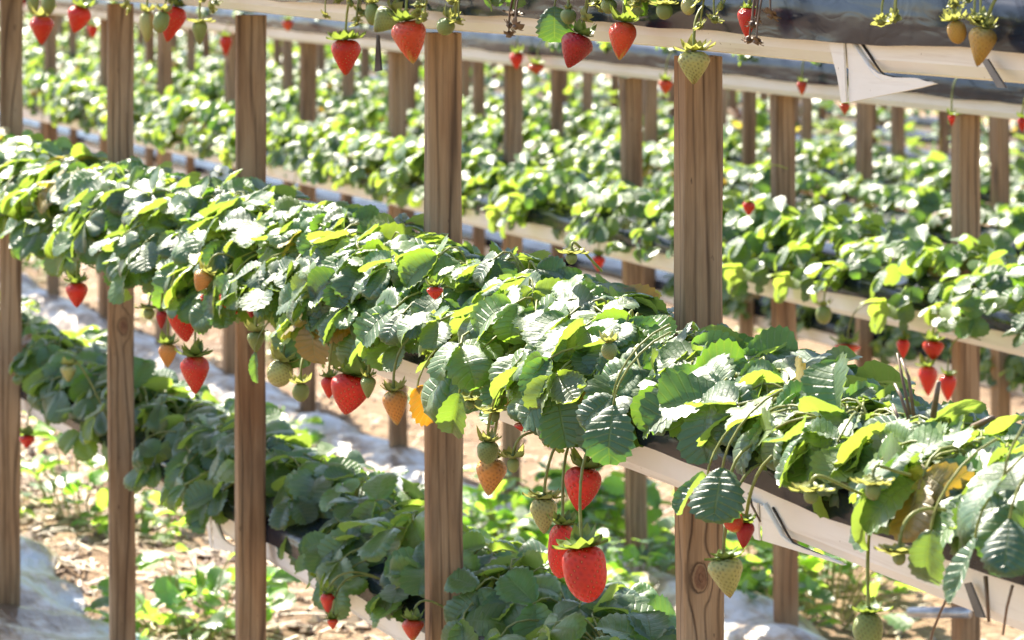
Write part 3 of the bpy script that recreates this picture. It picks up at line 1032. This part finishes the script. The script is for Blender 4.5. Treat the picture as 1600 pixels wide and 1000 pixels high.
Mi(618, 638, 40, 58, 'blush', 'yellow-orange seedy berry under leaves beside the second right-hand post', tilt=(-.1, 0))
Mi(766, 746, 50, 62, 'blush', 'orange-yellow ripening berry directly below a green one with upright sepals', tilt=(.1, 0), cal=.6)
Mi(762, 707, 34, 36, 'green', 'green berry with upright sepals sitting on an orange-yellow berry', shape='blunt', cal=1.0, lift=.8, X=1.15)
Mi(802, 727, 20, 24, 'green', 'tiny fruitlet with spiky sepals right of the orange-yellow berry', shape='round', cal=1.5, attach=(835, 680))
Mi(850, 806, 42, 60, 'pale', 'pale green berry with splayed calyx left of the red cluster', cal=1.15, lift=.3, attach=(880, 672))
Mi(909, 765, 60, 74, 'ripe', 'red berry hanging highest in the four-berry cluster below the bed', tilt=(.15, 0), shape='wedge', X=1.175)
Mi(877, 860, 42, 88, 'ripe', 'long red berry behind the biggest one, left in the cluster', shape='blunt', tilt=(.05, 0), attach=(886, 678), X=1.165)
Mi(915, 896, 66, 92, 'ripe', 'biggest long red berry, lowest of the cluster in the centre foreground', shape='blunt', tilt=(-.12, 0), attach=(912, 690), X=1.145, palecal=False)
Mi(1147, 816, 34, 32, 'orange', 'orange-red berry under a leaf at the widest post, above a crimson one', tilt=(-.3, 0), shape='round', cal=.5)
Mi(1163, 836, 33, 46, 'deep', 'crimson berry right of the widest post partly behind an orange-red one', tilt=(.1, 0), X=1.175)
Mi(1136, 903, 54, 68, 'pale', 'yellow-green unripe berry on an arching stalk by the widest post', tilt=(-.15, 0), cal=.9, lift=.3, attach=(1168, 728), palecal=False)
Mi(1357, 985, 46, 62, 'green', 'green unripe berry on a long straight stalk cut by the bottom edge', cal=1.2, lift=.3, attach=(1362, 775), palecal=False)
Mi(680, 458, 26, 22, 'ripe', 'red berry peeping between leaves on top of the bed', X=1.12, stalk=False)
Mi(952, 548, 26, 28, 'green', 'small green berry among leaves above the red cluster', X=1.11, shape='round', stalk=False)
Mi(820, 668, 36, 16, 'ripe', 'sliver of red berry under leaves above the pale green berry', stalk=False)
# fruitlets left after flowering
for px, py, w, lab, att in ((1267, 776, 22, 'yellowish spent flower lying on the black liner, left of two', (1310, 775)),
                            (1364, 768, 26, 'yellowish spent flower at the head of a long straight stalk', (1385, 745)),
                            (1405, 872, 22, 'spent flower with dangling sepals in front of the white gutter at lower right', (1440, 800)),
                            (735, 632, 16, 'tiny green bud on a thin stalk by the second post from the right', (770, 620)),
                            (773, 650, 18, 'green bud with pointed sepals above the green berry', (800, 630)),
                            (233, 490, 18, 'pale spiky bud left of the dark red berry', (255, 440)),
                            (893, 404, 18, 'pink-tipped bud standing on top of the bed against the second rack gutter', (912, 425))):
    Mi(px, py, w, w * 1.05, 'green', lab, shape='round', cal=1.7, lift=.15, attach=att, palecal=True, name='strawberry_bud', cat='flower bud',
       X=1.13 if py > 700 and px > 1200 else (1.25 if py < 420 else 1.16))
# bottom gutter
GL = 'berries of the shaded bottom gutter'
for px, py, w, h, kd, lab in ((42, 690, 24, 22, 'ripe', 'small red berry in shade at the far left beside the leftmost post'),
                              (107, 584, 24, 28, 'pale', 'pale unripe berry on shaded leaves between the two leftmost posts'),
                              (512, 943, 24, 34, 'ripe', 'small bright red berry on the bottom gutter between the middle posts'),
                              (645, 985, 36, 36, 'orange', 'orange berry at the bottom edge left of the second post from the right'),
                              (520, 975, 18, 18, 'orange', 'orange fruitlet below the small red berry at the bottom')):
    berry(px, py, w, h, kd, 1.30, lab, GL, rim=zLw + GH)
# second rack
G2 = 'blurred berries of the second rack'
for px, py, w, h, kd, X, lab in (
        (1411, 545, 22, 32, 'ripe', 2.63, 'blurred red berry leftmost of four by the tall right-hand post'),
        (1458, 548, 34, 34, 'ripe', 2.63, 'blurred red berry above the pair by the tall right-hand post'),
        (1450, 595, 32, 50, 'ripe', 2.62, 'blurred red berry with pale shoulder, left of the hanging pair'),
        (1481, 606, 28, 44, 'ripe', 2.61, 'blurred red berry with dark calyx, right of the hanging pair'),
        (1324, 546, 40, 20, 'orange', 2.63, 'blurred orange berry under the second rack gutter above the front bed'),
        (1170, 326, 20, 24, 'ripe', 2.60, 'blurred red berry right of the widest post in the second rack leaves'),
        (935, 412, 22, 26, 'ripe', 2.62, 'blurred red berry on the second rack gutter above the bud'),
        (460, 304, 18, 14, 'ripe', 2.62, 'blurred red berry right of the middle post low in the second rack'),
        (1287, 492, 26, 30, 'green', 2.62, 'blurred green berry at the second rack gutter, above the front bed'),
        (353, 72, 20, 34, 'ripe', 2.73, 'blurred red berry left of the middle post near the top'),
        (145, 50, 16, 22, 'ripe', 2.73, 'blurred crimson berry left of the second post from the left'),
        (34, 6, 12, 20, 'ripe', 2.73, 'blurred red berry at the top left beside the leftmost post'),
        (807, 95, 22, 28, 'ripe', 2.72, 'blurred red berry right of the second nearest-rack post'),
        (838, 108, 26, 18, 'orange', 2.72, 'blurred brownish orange berry beside the small red one'),
        (1040, 136, 22, 24, 'orange', 2.72, 'blurred orange berry left of the widest post under the second gutter'),
        (1253, 138, 16, 24, 'orange', 2.72, 'blurred orange berry right of the dark reddish post top'),
        (1320, 170, 16, 20, 'orange', 2.71, 'blurred orange berry under the folded gutter corner'),
        (1487, 188, 12, 18, 'ripe', 2.71, 'blurred red berry beside the tall right-hand post top'),
        (1597, 195, 14, 24, 'ripe', 2.71, 'blurred red berry at the right edge under the second gutter'),
        (450, 40, 18, 20, 'orange', 2.70, 'blurred orange berry right of the middle post at the top')):
    berry(px, py, w, h, kd, X, lab, G2, rim=atX(px, py, X)[0].z + .06, fine=False)

# ------------------------------------------------------------------ single leaves, flower, sticks, straps
def loose_leaf(px, py, X, size_px, d, n, col, label, fold=.2, arch=.3, width=1.1):
    p, ppm = atX(px, py, X)
    s = size_px / ppm
    d = unit(np.array(d, float)); n = unit(np.array(n, float))
    root = empty('strawberry_leaf', p); tag(root, label, 'leaf', 'single hanging leaves')
    mb = MB(); add_leaflet(mb, 'hi', -d * s * .5, d, n, s, np.array(col), fold, arch, .006, width)
    link('blade', mb.mesh('blade', M['leaf']), root)
    st = MB(); q = Vector(-d * s * .5)
    tube(st, bez(q, q + Vector((0, 0, .015)), q + Vector((.02, 0, .05)), q + Vector((.06, .01, .06)), 6), .0011, .0011, 5, cap=False)
    link('stem', st.mesh('stem', M['stem'], True, False), root)
loose_leaf(866, 38, 1.255, 58, (-.1, -.2, -1), (-.5, -.85, .1), (.03, .075, .022), 'dark round leaf hanging over the top gutter behind the tiny green berry', .1, .2, 1.15)
loose_leaf(665, 630, 1.165, 58, (.2, -.5, -.6), (-.6, -.6, .4), (.20, .10, .012), 'orange and green ageing leaf hanging at the second post from the right', .55, .9, 1.1)
loose_leaf(708, 650, 1.14, 74, (-.25, .1, -1), (-.6, -.8, .2), (.07, .13, .028), 'yellow-green serrated leaf hanging down left of the green berry', .6, .6, .75)
loose_leaf(952, 676, 1.14, 98, (-.34, -.46, -.75), (-.55, -.6, .6), (.025, .075, .024), 'dark green drooping leaflet above the red cluster', .15, .3, .95)
loose_leaf(930, 640, 1.15, 72, (-.8, .1, -.55), (-.5, -.6, .62), (.028, .08, .024), 'dark green leaflet pointing left above the red cluster', .15, .3, .95)
loose_leaf(1120, 772, 1.15, 92, (-.40, -.40, -.72), (-.55, -.58, .62), (.026, .075, .026), 'dark round leaflet with sun flecks above the yellow-green berry', .15, .3, 1.1)
loose_leaf(1075, 768, 1.15, 76, (-.8, .3, -.65), (-.7, .1, .8), (.035, .095, .03), 'pale shiny leaflet hanging at the left of the widest lower post', .35, .6, .7)
loose_leaf(1572, 852, 1.13, 96, (-.4, -.45, -.68), (-.5, -.5, .68), (.018, .06, .032), 'dark blue-green leaf hanging at the lower right edge', .1, .3, .95)
loose_leaf(1500, 890, 1.13, 110, (-.5, .1, -1), (-.75, .1, .65), (.035, .10, .028), 'big pale leaf with shiny white top hanging over the gutter at lower right', .4, .3, .6)
loose_leaf(1448, 875, 1.135, 95, (-.1, .1, -1), (-.7, -.6, .4), (.06, .11, .04), 'green leaf with curled red edge left of the big pale leaf at lower right', .3, .3, .75)
loose_leaf(1530, 775, 1.14, 112, (-.8, -.1, -.45), (-.45, .35, .85), (.032, .10, .03), 'large glossy white-lit leaf at the right edge of the front bed', .25, .5, 1.0)
loose_leaf(398, 575, 1.155, 50, (0, 0, -1), (-.7, -.4, .3), (.05, .11, .035), 'narrow pale leaf hanging below the dark small berry at the middle post', .5, .2, .45)

def truss(px, py, X, n, label, dry=False, spread=30):
    p, ppm = atX(px, py, X)
    root = empty('fruit_truss', p); tag(root, label, 'fruit stalks', 'bare fruit stalks on the top gutter')
    mb = MB(); cb = MB()
    for k in range(n):
        e = Vector((rnd.uniform(-.012, .004), rnd.uniform(-spread, spread) / ppm, rnd.uniform(-.018, .012)))
        s0 = Vector((.035, rnd.uniform(-.01, .01), .06))
        tube(mb, bez(s0, s0 + Vector((-.03, 0, .01)), e + Vector((0, rnd.uniform(-.008, .008), .03)), e, 8), .0013, .0009, 5, cap=False)
        ca = calyx_mesh(rnd.uniform(.007, .012), 5, 900 + int(px) + k, rnd.uniform(-.1, .5))
        R_ = np.array(Matrix.Rotation(rnd.uniform(-.9, .9), 3, 'X') @ Matrix.Rotation(rnd.uniform(-.9, .9), 3, 'Y'))
        for V in ca.v: V[:] = V @ R_.T + np.array(e)
        off = cb.n
        cb.v += ca.v; cb.c += ca.c; cb.u += ca.u; cb.mi += ca.mi; cb.f += [[i + off for i in f] for f in ca.f]; cb.n += ca.n
    link('stalks', mb.mesh('stalks', M['dry'] if dry else M['stem'], True, False), root)
    link('sepals', cb.mesh('sepals', M['dry'] if dry else M['calyx_pale'], True, False), root)
for px, py, n, lab, dry in ((200, -2, 3, 'pale stalks above the gutter end beside the second post from the left', False),
                            (330, 12, 4, 'tangle of thin stalks above the small olive berry', False),
                            (520, 6, 4, 'thin stalks left of the big orange berry at the top edge', False),
                            (570, 14, 5, 'crowded stalks and sepals between two unripe berries in the top row', False),
                            (665, 14, 5, 'crowded green stalks right of the big orange berry', False),
                            (720, 16, 4, 'stalks with spiky sepals right of the second post from the right', False),
                            (808, 40, 4, 'dried reddish flower stalks left of the dark round leaf', True),
                            (925, 8, 4, 'stalks between the crimson and the orange-red berry', False),
                            (1005, 10, 4, 'stalks with open sepals right of the orange-red berry', False),
                            (1110, 12, 4, 'stalks at the top edge above the pale green berry', False),
                            (1188, 40, 5, 'dried brown stalks right of the red berry on black liner', True),
                            (1400, 6, 3, 'stray stalks on the bare liner near the upper right', False),
                            (1515, 22, 5, 'pale withered sepals above the golden berry', False)):
    truss(px, py, 1.262, n, lab, dry)

# flower
p, ppm = atX(345, 272, 1.30)
root = empty('strawberry_flower', p); tag(root, 'small white flower on the bed just left of the middle post', 'flower')
mb = MB()
for k in range(5):
    a = 2 * PI * k / 5
    c = np.array([math.cos(a) * .008, math.sin(a) * .008, .001])
    V = [(0, 0, 0)] + [tuple(c + .0062 * np.array([math.cos(t), math.sin(t), .15 * math.cos(t - a)])) for t in np.linspace(0, 2 * PI, 9)[:-1]]
    mb.add(V, [(1 + i, 1 + (i + 1) % 8, 0) for i in range(8)])
f = link('petals', mb.mesh('petals', M['petal'], True, False), root); f.rotation_euler = (1.0, -.7, 0)
mb = MB(); tube(mb, [(0, 0, -.001), (0, 0, .003)], .0035, .002, 10); f2 = link('stamens', mb.mesh('stamens', M['calyx_pale'], True, False), root); f2.rotation_euler = (1.0, -.7, 0)
mb = MB(); tube(mb, [(0, 0, 0), (.01, .005, -.03), (.0, .01, -.08)], .0011, .0011, 5); link('stalk', mb.mesh('stalk', M['stem'], True, False), root)

def sticks(name, label, cat, lines, X, r, mat):
    p0_ = atX(*lines[0][0], X)[0]
    root = empty(name, p0_); tag(root, label, cat)
    for ln in lines:
        pts = [atX(a, b, X)[0] - p0_ for a, b in ln]
        mb = MB(); tube(mb, pts, r, r * .7, 6)
        link('stick', mb.mesh('stick', mat, True, False), root)
sticks('dry_stalk', 'cluster of dry brown stalks standing in the bed below the blurred berry pair', 'dry stalk',
       [[(1422, 648), (1412, 600), (1402, 552)], [(1428, 650), (1420, 590), (1408, 560)], [(1420, 655), (1408, 620), (1398, 600)], [(1408, 665), (1395, 632)]], 1.24, .0016, M['dry'])
sticks('dry_stalk', 'single thick brown stub right of the dry stalk cluster', 'dry stalk', [[(1458, 652), (1463, 620), (1467, 596)]], 1.24, .0026, M['dry'])
sticks('dry_stalk', 'brown stub leaning right over the bed edge at the right', 'dry stalk', [[(1520, 668), (1552, 652)]], 1.25, .0028, M['dry'])
sticks('dry_runner', 'thin dark runner hanging below the gutter at lower right', 'runner', [[(1482, 930), (1470, 955), (1458, 985), (1452, 1010)]], 1.19, .0012, M['dry'])
sticks('dry_runner', 'reddish brown runner hanging over the gutter face at lower right', 'runner', [[(1540, 900), (1543, 940), (1545, 972)]], 1.19, .0018, M['dry'])
sticks('dry_runner', 'thin brown runner nearest the right edge over the gutter face', 'runner', [[(1582, 915), (1573, 950), (1567, 992)]], 1.19, .0012, M['dry'])
sticks('dry_runner', 'reddish thin runner arching over the gutter joint right of the widest post', 'runner', [[(1170, 770), (1175, 790), (1188, 815)]], 1.19, .0012, M['dry'])

def slab(name, label, cat, pts, X, th, mat, group=None):
    q = [atX(a, b, X)[0] for a, b in pts]
    c = q[0]
    V = [tuple(v - c) for v in q] + [tuple(v - c + Vector((th, 0, 0))) for v in q]
    n = len(q)
    F = [tuple(range(n)), tuple(range(2 * n - 1, n - 1, -1))] + [(k, (k + 1) % n, n + (k + 1) % n, n + k) for k in range(n)]
    mb = MB(); mb.add(V, F)
    o = link(name, mb.mesh(name, mat, False, False), None, c); tag(o, label, cat, group)
    return o
slab('strap', 'grey strap slanting down the white top gutter beside the golden berry', 'strap', [(1532, 92), (1542, 92), (1571, 138), (1558, 137)], X1T - .004, .002, M['strap'])
slab('strap', 'grey-brown strap slanting down the gutter below the big pale leaf', 'strap', [(1506, 912), (1515, 910), (1538, 966), (1524, 964)], X1M - .004, .002, M['strap'])
slab('hanging_tag', 'narrow dark tag hanging below the top gutter right of the bright red berry', 'tag', [(588, 55), (591, 55), (595, 110), (585, 112)], X1T - .002, .002, M['dark'])
# galvanised bracket on the second rack
p = atX(1420, 957, 2.72)[0]; p1 = atX(1515, 957, 2.78)[0]
mb = MB(); tube(mb, [(0, 0, 0), tuple((p1 - p) * .05), tuple(p1 - p)], .0085, .0095, 10)
o = link('metal_bracket', mb.mesh('metal_bracket', M['metal'], True, False), None, p); tag(o, 'grey metal peg sticking out level below the gutter at lower right', 'bracket')

# ------------------------------------------------------------------ ground things
def mulch(name, x0, x1, y0, y1, seed, mat=None):
    r = random.Random(seed); a, b_, c = (r.uniform(0, 6) for _ in range(3))
    xs = np.linspace(x0, x1, 16); ys = np.arange(y0, y1, .04)
    def zf(X, Y):
        t = (X - x0) / (x1 - x0)
        return gz(X) + .050 * np.sin(np.clip(t, 0, 1) * PI) ** .6 + .010 + .012 * np.sin(Y * 9 + X * 31 + a) * np.sin(Y * 4.1 + b_) + .008 * np.sin(Y * 23 + X * 17 + c) \
            + fbm(X * 1.3, Y * 1.3) * .012
    o = sheet(name, xs, ys, zf, mat or M['mulch'])
    V = np.empty(len(o.data.vertices) * 3); o.data.vertices.foreach_get('co', V); V = V.reshape(-1, 3)
    ex = .03 * np.sin(V[:, 1] * 6 + a) + .02 * np.sin(V[:, 1] * 15 + b_)
    V[:, 0] += ex * ((V[:, 0] - x0) / (x1 - x0))
    o.data.vertices.foreach_set('co', V.ravel()); o.data.update()
    return tag(o, kind='structure')
mulch('plastic_ground_cover', 1.10, 1.57, 1.5, 9, 1, mulch_mat('shaded_white_film', (.40, .50, .60)))  # white film under the first rack, its bluish shade put into the colour
mulch('plastic_ground_cover', 2.68, 2.87, 3, 15, 2)
mulch('plastic_ground_cover', 4.1, 4.35, 5, 22, 3)

# weeds
weed_var = []
for v in range(6):
    mb = MB(); st = MB()
    for q in range(58):
        az = rnd.uniform(0, 6.28); rho = math.sqrt(rnd.uniform(0, 1)); h = rnd.uniform(.02, .15) * (1.1 - .5 * rho)
        b = np.array([math.cos(az) * .13 * rho, math.sin(az) * .13 * rho, h])
        c = np.array(rnd.choice([(.06, .15, .03), (.09, .20, .03), (.05, .12, .03)])) * rnd.uniform(.8, 1.3)
        add_leaflet(mb, 'mid', b, np.array([math.cos(az + rnd.uniform(-1, 1)), math.sin(az + rnd.uniform(-1, 1)), rnd.uniform(-.1, .9)]),
                    unit(np.array([0, 0, 1]) + nr.normal(0, .5, 3)), rnd.uniform(.03, .065), c, .3, .7, .02, rnd.uniform(.55, .95))
        if q % 3 == 0: tube(st, [(b[0] * .3, b[1] * .3, -.02), tuple(b * .8 + np.array([0, 0, .0])), tuple(b)], .0014, .001, 4, cap=False)
    weed_var.append((mb.mesh('leaves', M['weed']), st.mesh('stems', M['stem'], True, False)))
weeds = [(130, 815, 1.6, 'big bright green weed clump on the ground between the two leftmost posts'),
         (215, 845, .7, 'weed tuft just right of the second post from the left near the ground'),
         (300, 1000, 1.2, 'weed clump at the bottom edge left of the middle post'),
         (340, 985, .8, 'weed tuft against the middle post at the bottom'),
         (470, 870, .5, 'little weed under the bottom gutter right of the middle post'),
         (700, 640, .8, 'pale blurred weed right of the post on white plastic'),
         (445, 700, .7, 'blurred weed right of the middle post on the soil'),
         (430, 560, .8, 'blurred weed at the white plastic right of the middle post'),
         (800, 860, 1.3, 'green weed clump left of the red cluster'), (870, 840, 1.2, 'sunlit weed clump behind the red cluster'),
         (960, 880, 1.5, 'bushy weed right of the biggest red berry'), (1030, 870, 1.3, 'weed clump left of the widest post'),
         (1000, 930, 1.0, 'weed clump low beside the widest post'), (930, 950, .9, 'weed behind the lower tip of the biggest red berry'),
         (1290, 960, 1.5, 'bright weed clump right of the dark lower post'), (1250, 920, 1.0, 'weed directly right of the dark lower post'),
         (1320, 920, 1.0, 'weed behind the long straight stalk'), (1180, 900, .9, 'weed right of the yellow-green berry'),
         (1200, 985, .8, 'weed at the bottom right of the widest post'), (750, 880, .8, 'weed beside the second post from the right low down'),
         (250, 500, .7, 'blurred weed behind the dark red berry'), (1400, 620, .6, 'blurred weed behind dry stalks'), (60, 440, .9, 'blurred yellow-green weed right of the leftmost post'),
         (1180, 540, .6, 'blurred weed under the second rack gutter by the widest post')]
for px, py, s, lab in weeds:
    p = atG(px, py)
    root = empty('weed', (p.x, p.y, p.z + .0)); tag(root, lab, 'weed', 'weeds on the ground')
    v = rnd.choice(weed_var)
    for nm, me in zip(('leaves', 'stems'), v):
        link(nm, me, root)
    root.scale = (s, s, s * rnd.uniform(.85, 1.1)); root.rotation_euler = (0, 0, rnd.uniform(0, 6.28))

# straw and crumbs of soil
mb = MB()
for q in range(9000):
    X = rnd.choice((rnd.uniform(.9, 2.6), rnd.uniform(1.5, 4.0)))
    y = rnd.uniform(X * 1.5, X * 4.9)
    z = float(ground_z(X) + fbm(np.array(X * 1.3), np.array(y * 1.3)) * .022) + rnd.uniform(.002, .014)
    a = rnd.uniform(0, 6.28); l = rnd.uniform(.012, .06); w = rnd.uniform(.0012, .0035)
    dx, dy = math.cos(a) * l, math.sin(a) * l
    ox, oy = -math.sin(a) * w, math.cos(a) * w
    k = rnd.uniform(-.01, .012)
    c = np.array(rnd.choice([(.55, .44, .28), (.45, .33, .2), (.62, .54, .4), (.25, .16, .1)])) * rnd.uniform(.7, 1.2)
    mb.add([(X - dx - ox, y - dy - oy, z), (X - dx + ox, y - dy + oy, z), (X + ox, y + oy, z + .006), (X - ox, y - oy, z + .005),
            (X + dx + ox, y + dy + oy, z + k), (X + dx - ox, y + dy - oy, z + k)], [(0, 1, 2, 3), (3, 2, 4, 5)], c)
tag(link('straw_litter', mb.mesh('straw_litter', M['straw'], False)), 'dry straw scattered over the soil between the racks', 'straw', kind='stuff')
mb = MB()
for q in range(5000):
    X = rnd.choice((rnd.uniform(.9, 2.6), rnd.uniform(1.5, 4.0))); y = rnd.uniform(X * 1.5, X * 4.9)
    z = float(ground_z(X) + fbm(np.array(X * 1.3), np.array(y * 1.3)) * .022)
    s = rnd.uniform(.005, .02) * rnd.uniform(.5, 1.2)
    V = np.array([(1, 0, 0), (-1, 0, .1), (0, 1, 0), (0, -1, .1), (.1, 0, .8), (0, .1, -.7)]) * s * nr.uniform(.6, 1.3, (6, 3)) + np.array([X, y, z + s * .3])
    c = np.array(rnd.choice([(.30, .2, .125), (.40, .29, .19), (.2, .13, .08)])) * rnd.uniform(.8, 1.25)
    mb.add(V, [(0, 2, 4), (2, 1, 4), (1, 3, 4), (3, 0, 4), (2, 0, 5), (1, 2, 5), (3, 1, 5), (0, 3, 5)], c)
tag(link('soil_crumbs', mb.mesh('soil_crumbs', M['straw'], False)), 'loose brown clods and crumbs of soil between the racks', 'soil crumbs', kind='stuff')

# ------------------------------------------------------------------ light, sky, camera
w = bpy.data.worlds.new('World'); SC.world = w; w.use_nodes = True
nt = w.node_tree
sky = nt.nodes.new('ShaderNodeTexSky'); sky.sky_type = 'NISHITA'; sky.sun_disc = False
sky.sun_elevation = math.asin(SUN.z); sky.sun_rotation = math.atan2(SUN.x, SUN.y)
nt.links.new(sky.outputs[0], nt.nodes['Background'].inputs[0])
nt.nodes['Background'].inputs[1].default_value = .085
ld = bpy.data.lights.new('sun', 'SUN'); ld.energy = 5.0; ld.angle = math.radians(.5); ld.color = (1, .925, .79)
lo = bpy.data.objects.new('sun', ld); COL.objects.link(lo)
lo.rotation_euler = SUN.to_track_quat('Z', 'Y').to_euler()

cd = bpy.data.cameras.new('camera'); co = bpy.data.objects.new('camera', cd); COL.objects.link(co)
co.location = (0, 0, CZ); co.rotation_euler = (PI / 2, 0, -TH)
cd.lens = 112.5; cd.sensor_width = 36; cd.shift_y = -.39
cd.clip_start = .05; cd.clip_end = 600
cd.dof.use_dof = True; cd.dof.focus_distance = 3.05; cd.dof.aperture_fstop = 16
SC.camera = co

SC.view_settings.view_transform = 'Standard'; SC.view_settings.look = 'None'; SC.view_settings.gamma = 1
SC.view_settings.exposure = 1.9
SC.cycles.use_denoising = True
SC.cycles.max_bounces = 8
SC.cycles.transmission_bounces = 6
SC.cycles.diffuse_bounces = 5
SC.cycles.sample_clamp_indirect = 6
